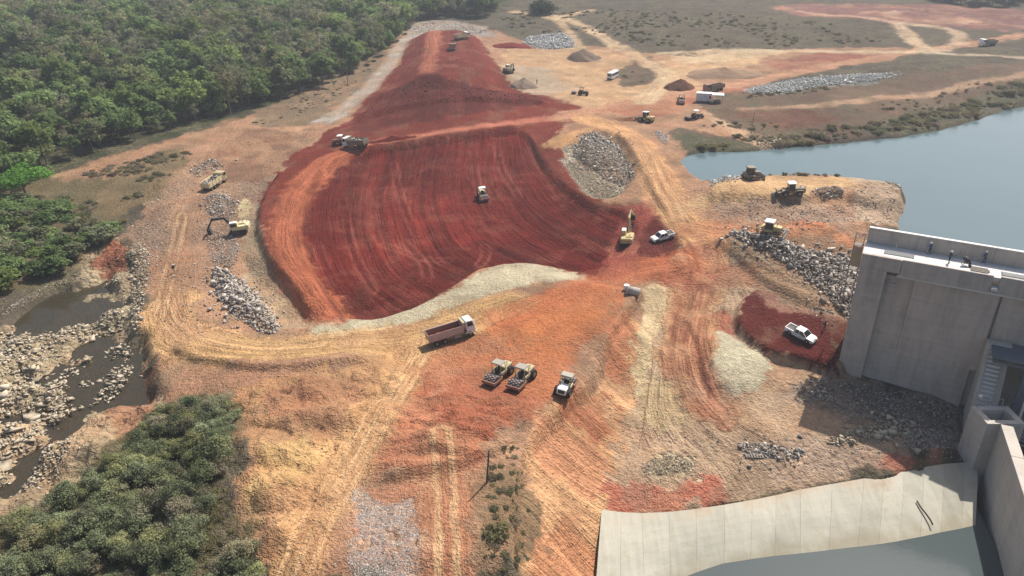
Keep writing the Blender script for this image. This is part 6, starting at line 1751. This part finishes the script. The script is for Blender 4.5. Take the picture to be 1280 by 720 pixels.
# ------------------------------------------------------------------ people
def person(label, loc, yaw, top='blue_cloth', legs='green_cloth', hat='helmet', arm=.35, stride=.12):
    R = empty('person', loc); R.rotation_euler = (0, 0, yaw); tag(R, label, 'person')
    P = {'pel': (0,0,.95), 'che': (.02,0,1.25), 'nec': (.03,0,1.48), 'hed': (.05,0,1.60), 'top': (.05,0,1.72)}
    for s, k in ((1, 'l'), (-1, 'r')):
        P[k+'hip'] = (0, s*.1, .9); P[k+'kne'] = (s*stride*.7+.03, s*.11, .5); P[k+'ank'] = (s*stride, s*.11, .09); P[k+'toe'] = (s*stride+.2, s*.12, .04)
        P[k+'sho'] = (.02, s*.19, 1.42); P[k+'elb'] = (.06, s*.28, 1.15); P[k+'wri'] = (.06+arm*.6, s*.26, .95+arm*.3); P[k+'han'] = (.12+arm*.75, s*.25, .90+arm*.32)
    rad = {'pel': .14, 'che': .16, 'nec': .06, 'hed': .105, 'top': .08}
    for k in 'lr': rad.update({k+'hip': .1, k+'kne': .07, k+'ank': .05, k+'toe': .045, k+'sho': .08, k+'elb': .055, k+'wri': .042, k+'han': .045})
    E_ = [('pel','che'),('che','nec'),('nec','hed'),('hed','top')]
    for k in 'lr': E_ += [('pel',k+'hip'),(k+'hip',k+'kne'),(k+'kne',k+'ank'),(k+'ank',k+'toe'),('che',k+'sho'),(k+'sho',k+'elb'),(k+'elb',k+'wri'),(k+'wri',k+'han')]
    names = list(P); me = bpy.data.meshes.new('body'); me.from_pydata([P[q] for q in names], [(names.index(a), names.index(b)) for a, b in E_], [])
    o = link(bpy.data.objects.new('body', me), R)
    md = o.modifiers.new('skin', 'SKIN'); sk = me.skin_vertices[0].data
    for i, q in enumerate(names): sk[i].radius = (rad[q], rad[q])
    sk[0].use_root = True
    sd = o.modifiers.new('sub', 'SUBSURF'); sd.levels = 1; sd.render_levels = 1
    mt = person_mat(top, legs)
    me.materials.append(mt)
    if hat:
        MB().cyl((.05,0,1.68),(.05,0,1.80),.135,.07,10).cyl((.07,0,1.66),(.07,0,1.685),.17,.15,10).build('helmet', hat, R)
    return R
_pm = {}
def person_mat(top, legs):
    if (top, legs) in _pm: return _pm[(top, legs)]
    cols = {'blue_cloth': (.06,.09,.17), 'green_cloth': (.05,.07,.06), 'orange_cloth': (.5,.15,.04), 'dark_steel': (.03,.03,.035), 'white_paint': (.6,.58,.55)}
    m, nt, out = nmat('clothes')
    tc = N(nt, "ShaderNodeTexCoord").outputs['Object']; sx = nt.nodes.new("ShaderNodeSeparateXYZ"); nt.links.new(tc, sx.inputs[0])
    z = sx.outputs[2]
    c = mixcol(nt, M_(nt, 'GREATER_THAN', z, .97), cols[legs], cols[top])
    c = mixcol(nt, M_(nt, 'GREATER_THAN', z, 1.50), c, (.22,.12,.08))
    c = mixcol(nt, M_(nt, 'LESS_THAN', z, .1), c, (.02,.018,.016))
    principled(nt, out, c, .85, .15); _pm[(top, legs)] = m
    return m
person('person in dark clothes standing on the red shelf behind the silver pickup', at(1030, 413), 2.5, 'dark_steel', 'dark_steel', None)
person('person in dark clothes walking on the left bench below the excavator', at(218, 341), -1.2, 'dark_steel', 'green_cloth')
person('person standing beside the grey sand cone in the yard', at(671, 105), 0, 'dark_steel', 'dark_steel', None)
def on_deck(a, b): q = Vector((48.0, 95.0, 0)) + DE*a + DN*b; return Vector((q.x, q.y, 15.4))
person('person in blue nearest the left end of the dam crest parapet', on_deck(8.0, 4.6), 1.8, 'blue_cloth', 'green_cloth')
person('person bending over work in the middle of the dam crest', on_deck(10.4, 2.6), .2, 'green_cloth', 'dark_steel', 'helmet', .9)
person('person in blue standing at the parapet right of the mixer on the dam crest', on_deck(14.6, 4.7), 2.2, 'blue_cloth', 'blue_cloth')

# ------------------------------------------------------------------ trees far off at the top right
tf = scatter([(1160,-6),(1300,-6),(1300,7),(1240,9),(1160,5)], 7.0, 77)
for k, (x, y) in enumerate(tf[:120]):
    s = .9 + .5 * RS.rand()
    make_tree(TREE[RS.randint(7)], 'far_tree', x, y, (s, s), RS.rand() * 6, 'dark tree in the far wood at the top right corner', 'tree', 'trees of the far wood at the top right')

# ------------------------------------------------------------------ haze: the dusty air over the valley
hm, hn, ho = nmat('haze_air')
pv = hn.nodes.new('ShaderNodeVolumePrincipled')
pv.inputs['Color'].default_value = (.86, .92, 1.0, 1)
pv.inputs['Density'].default_value = HAZE
pv.inputs['Anisotropy'].default_value = .25
hn.links.new(pv.outputs[0], ho.inputs['Volume'])
m = MB().box((-9000, -9000, -40), (9000, 9000, 64))
tag(m.build('haze', hm, None), kind='stuff')
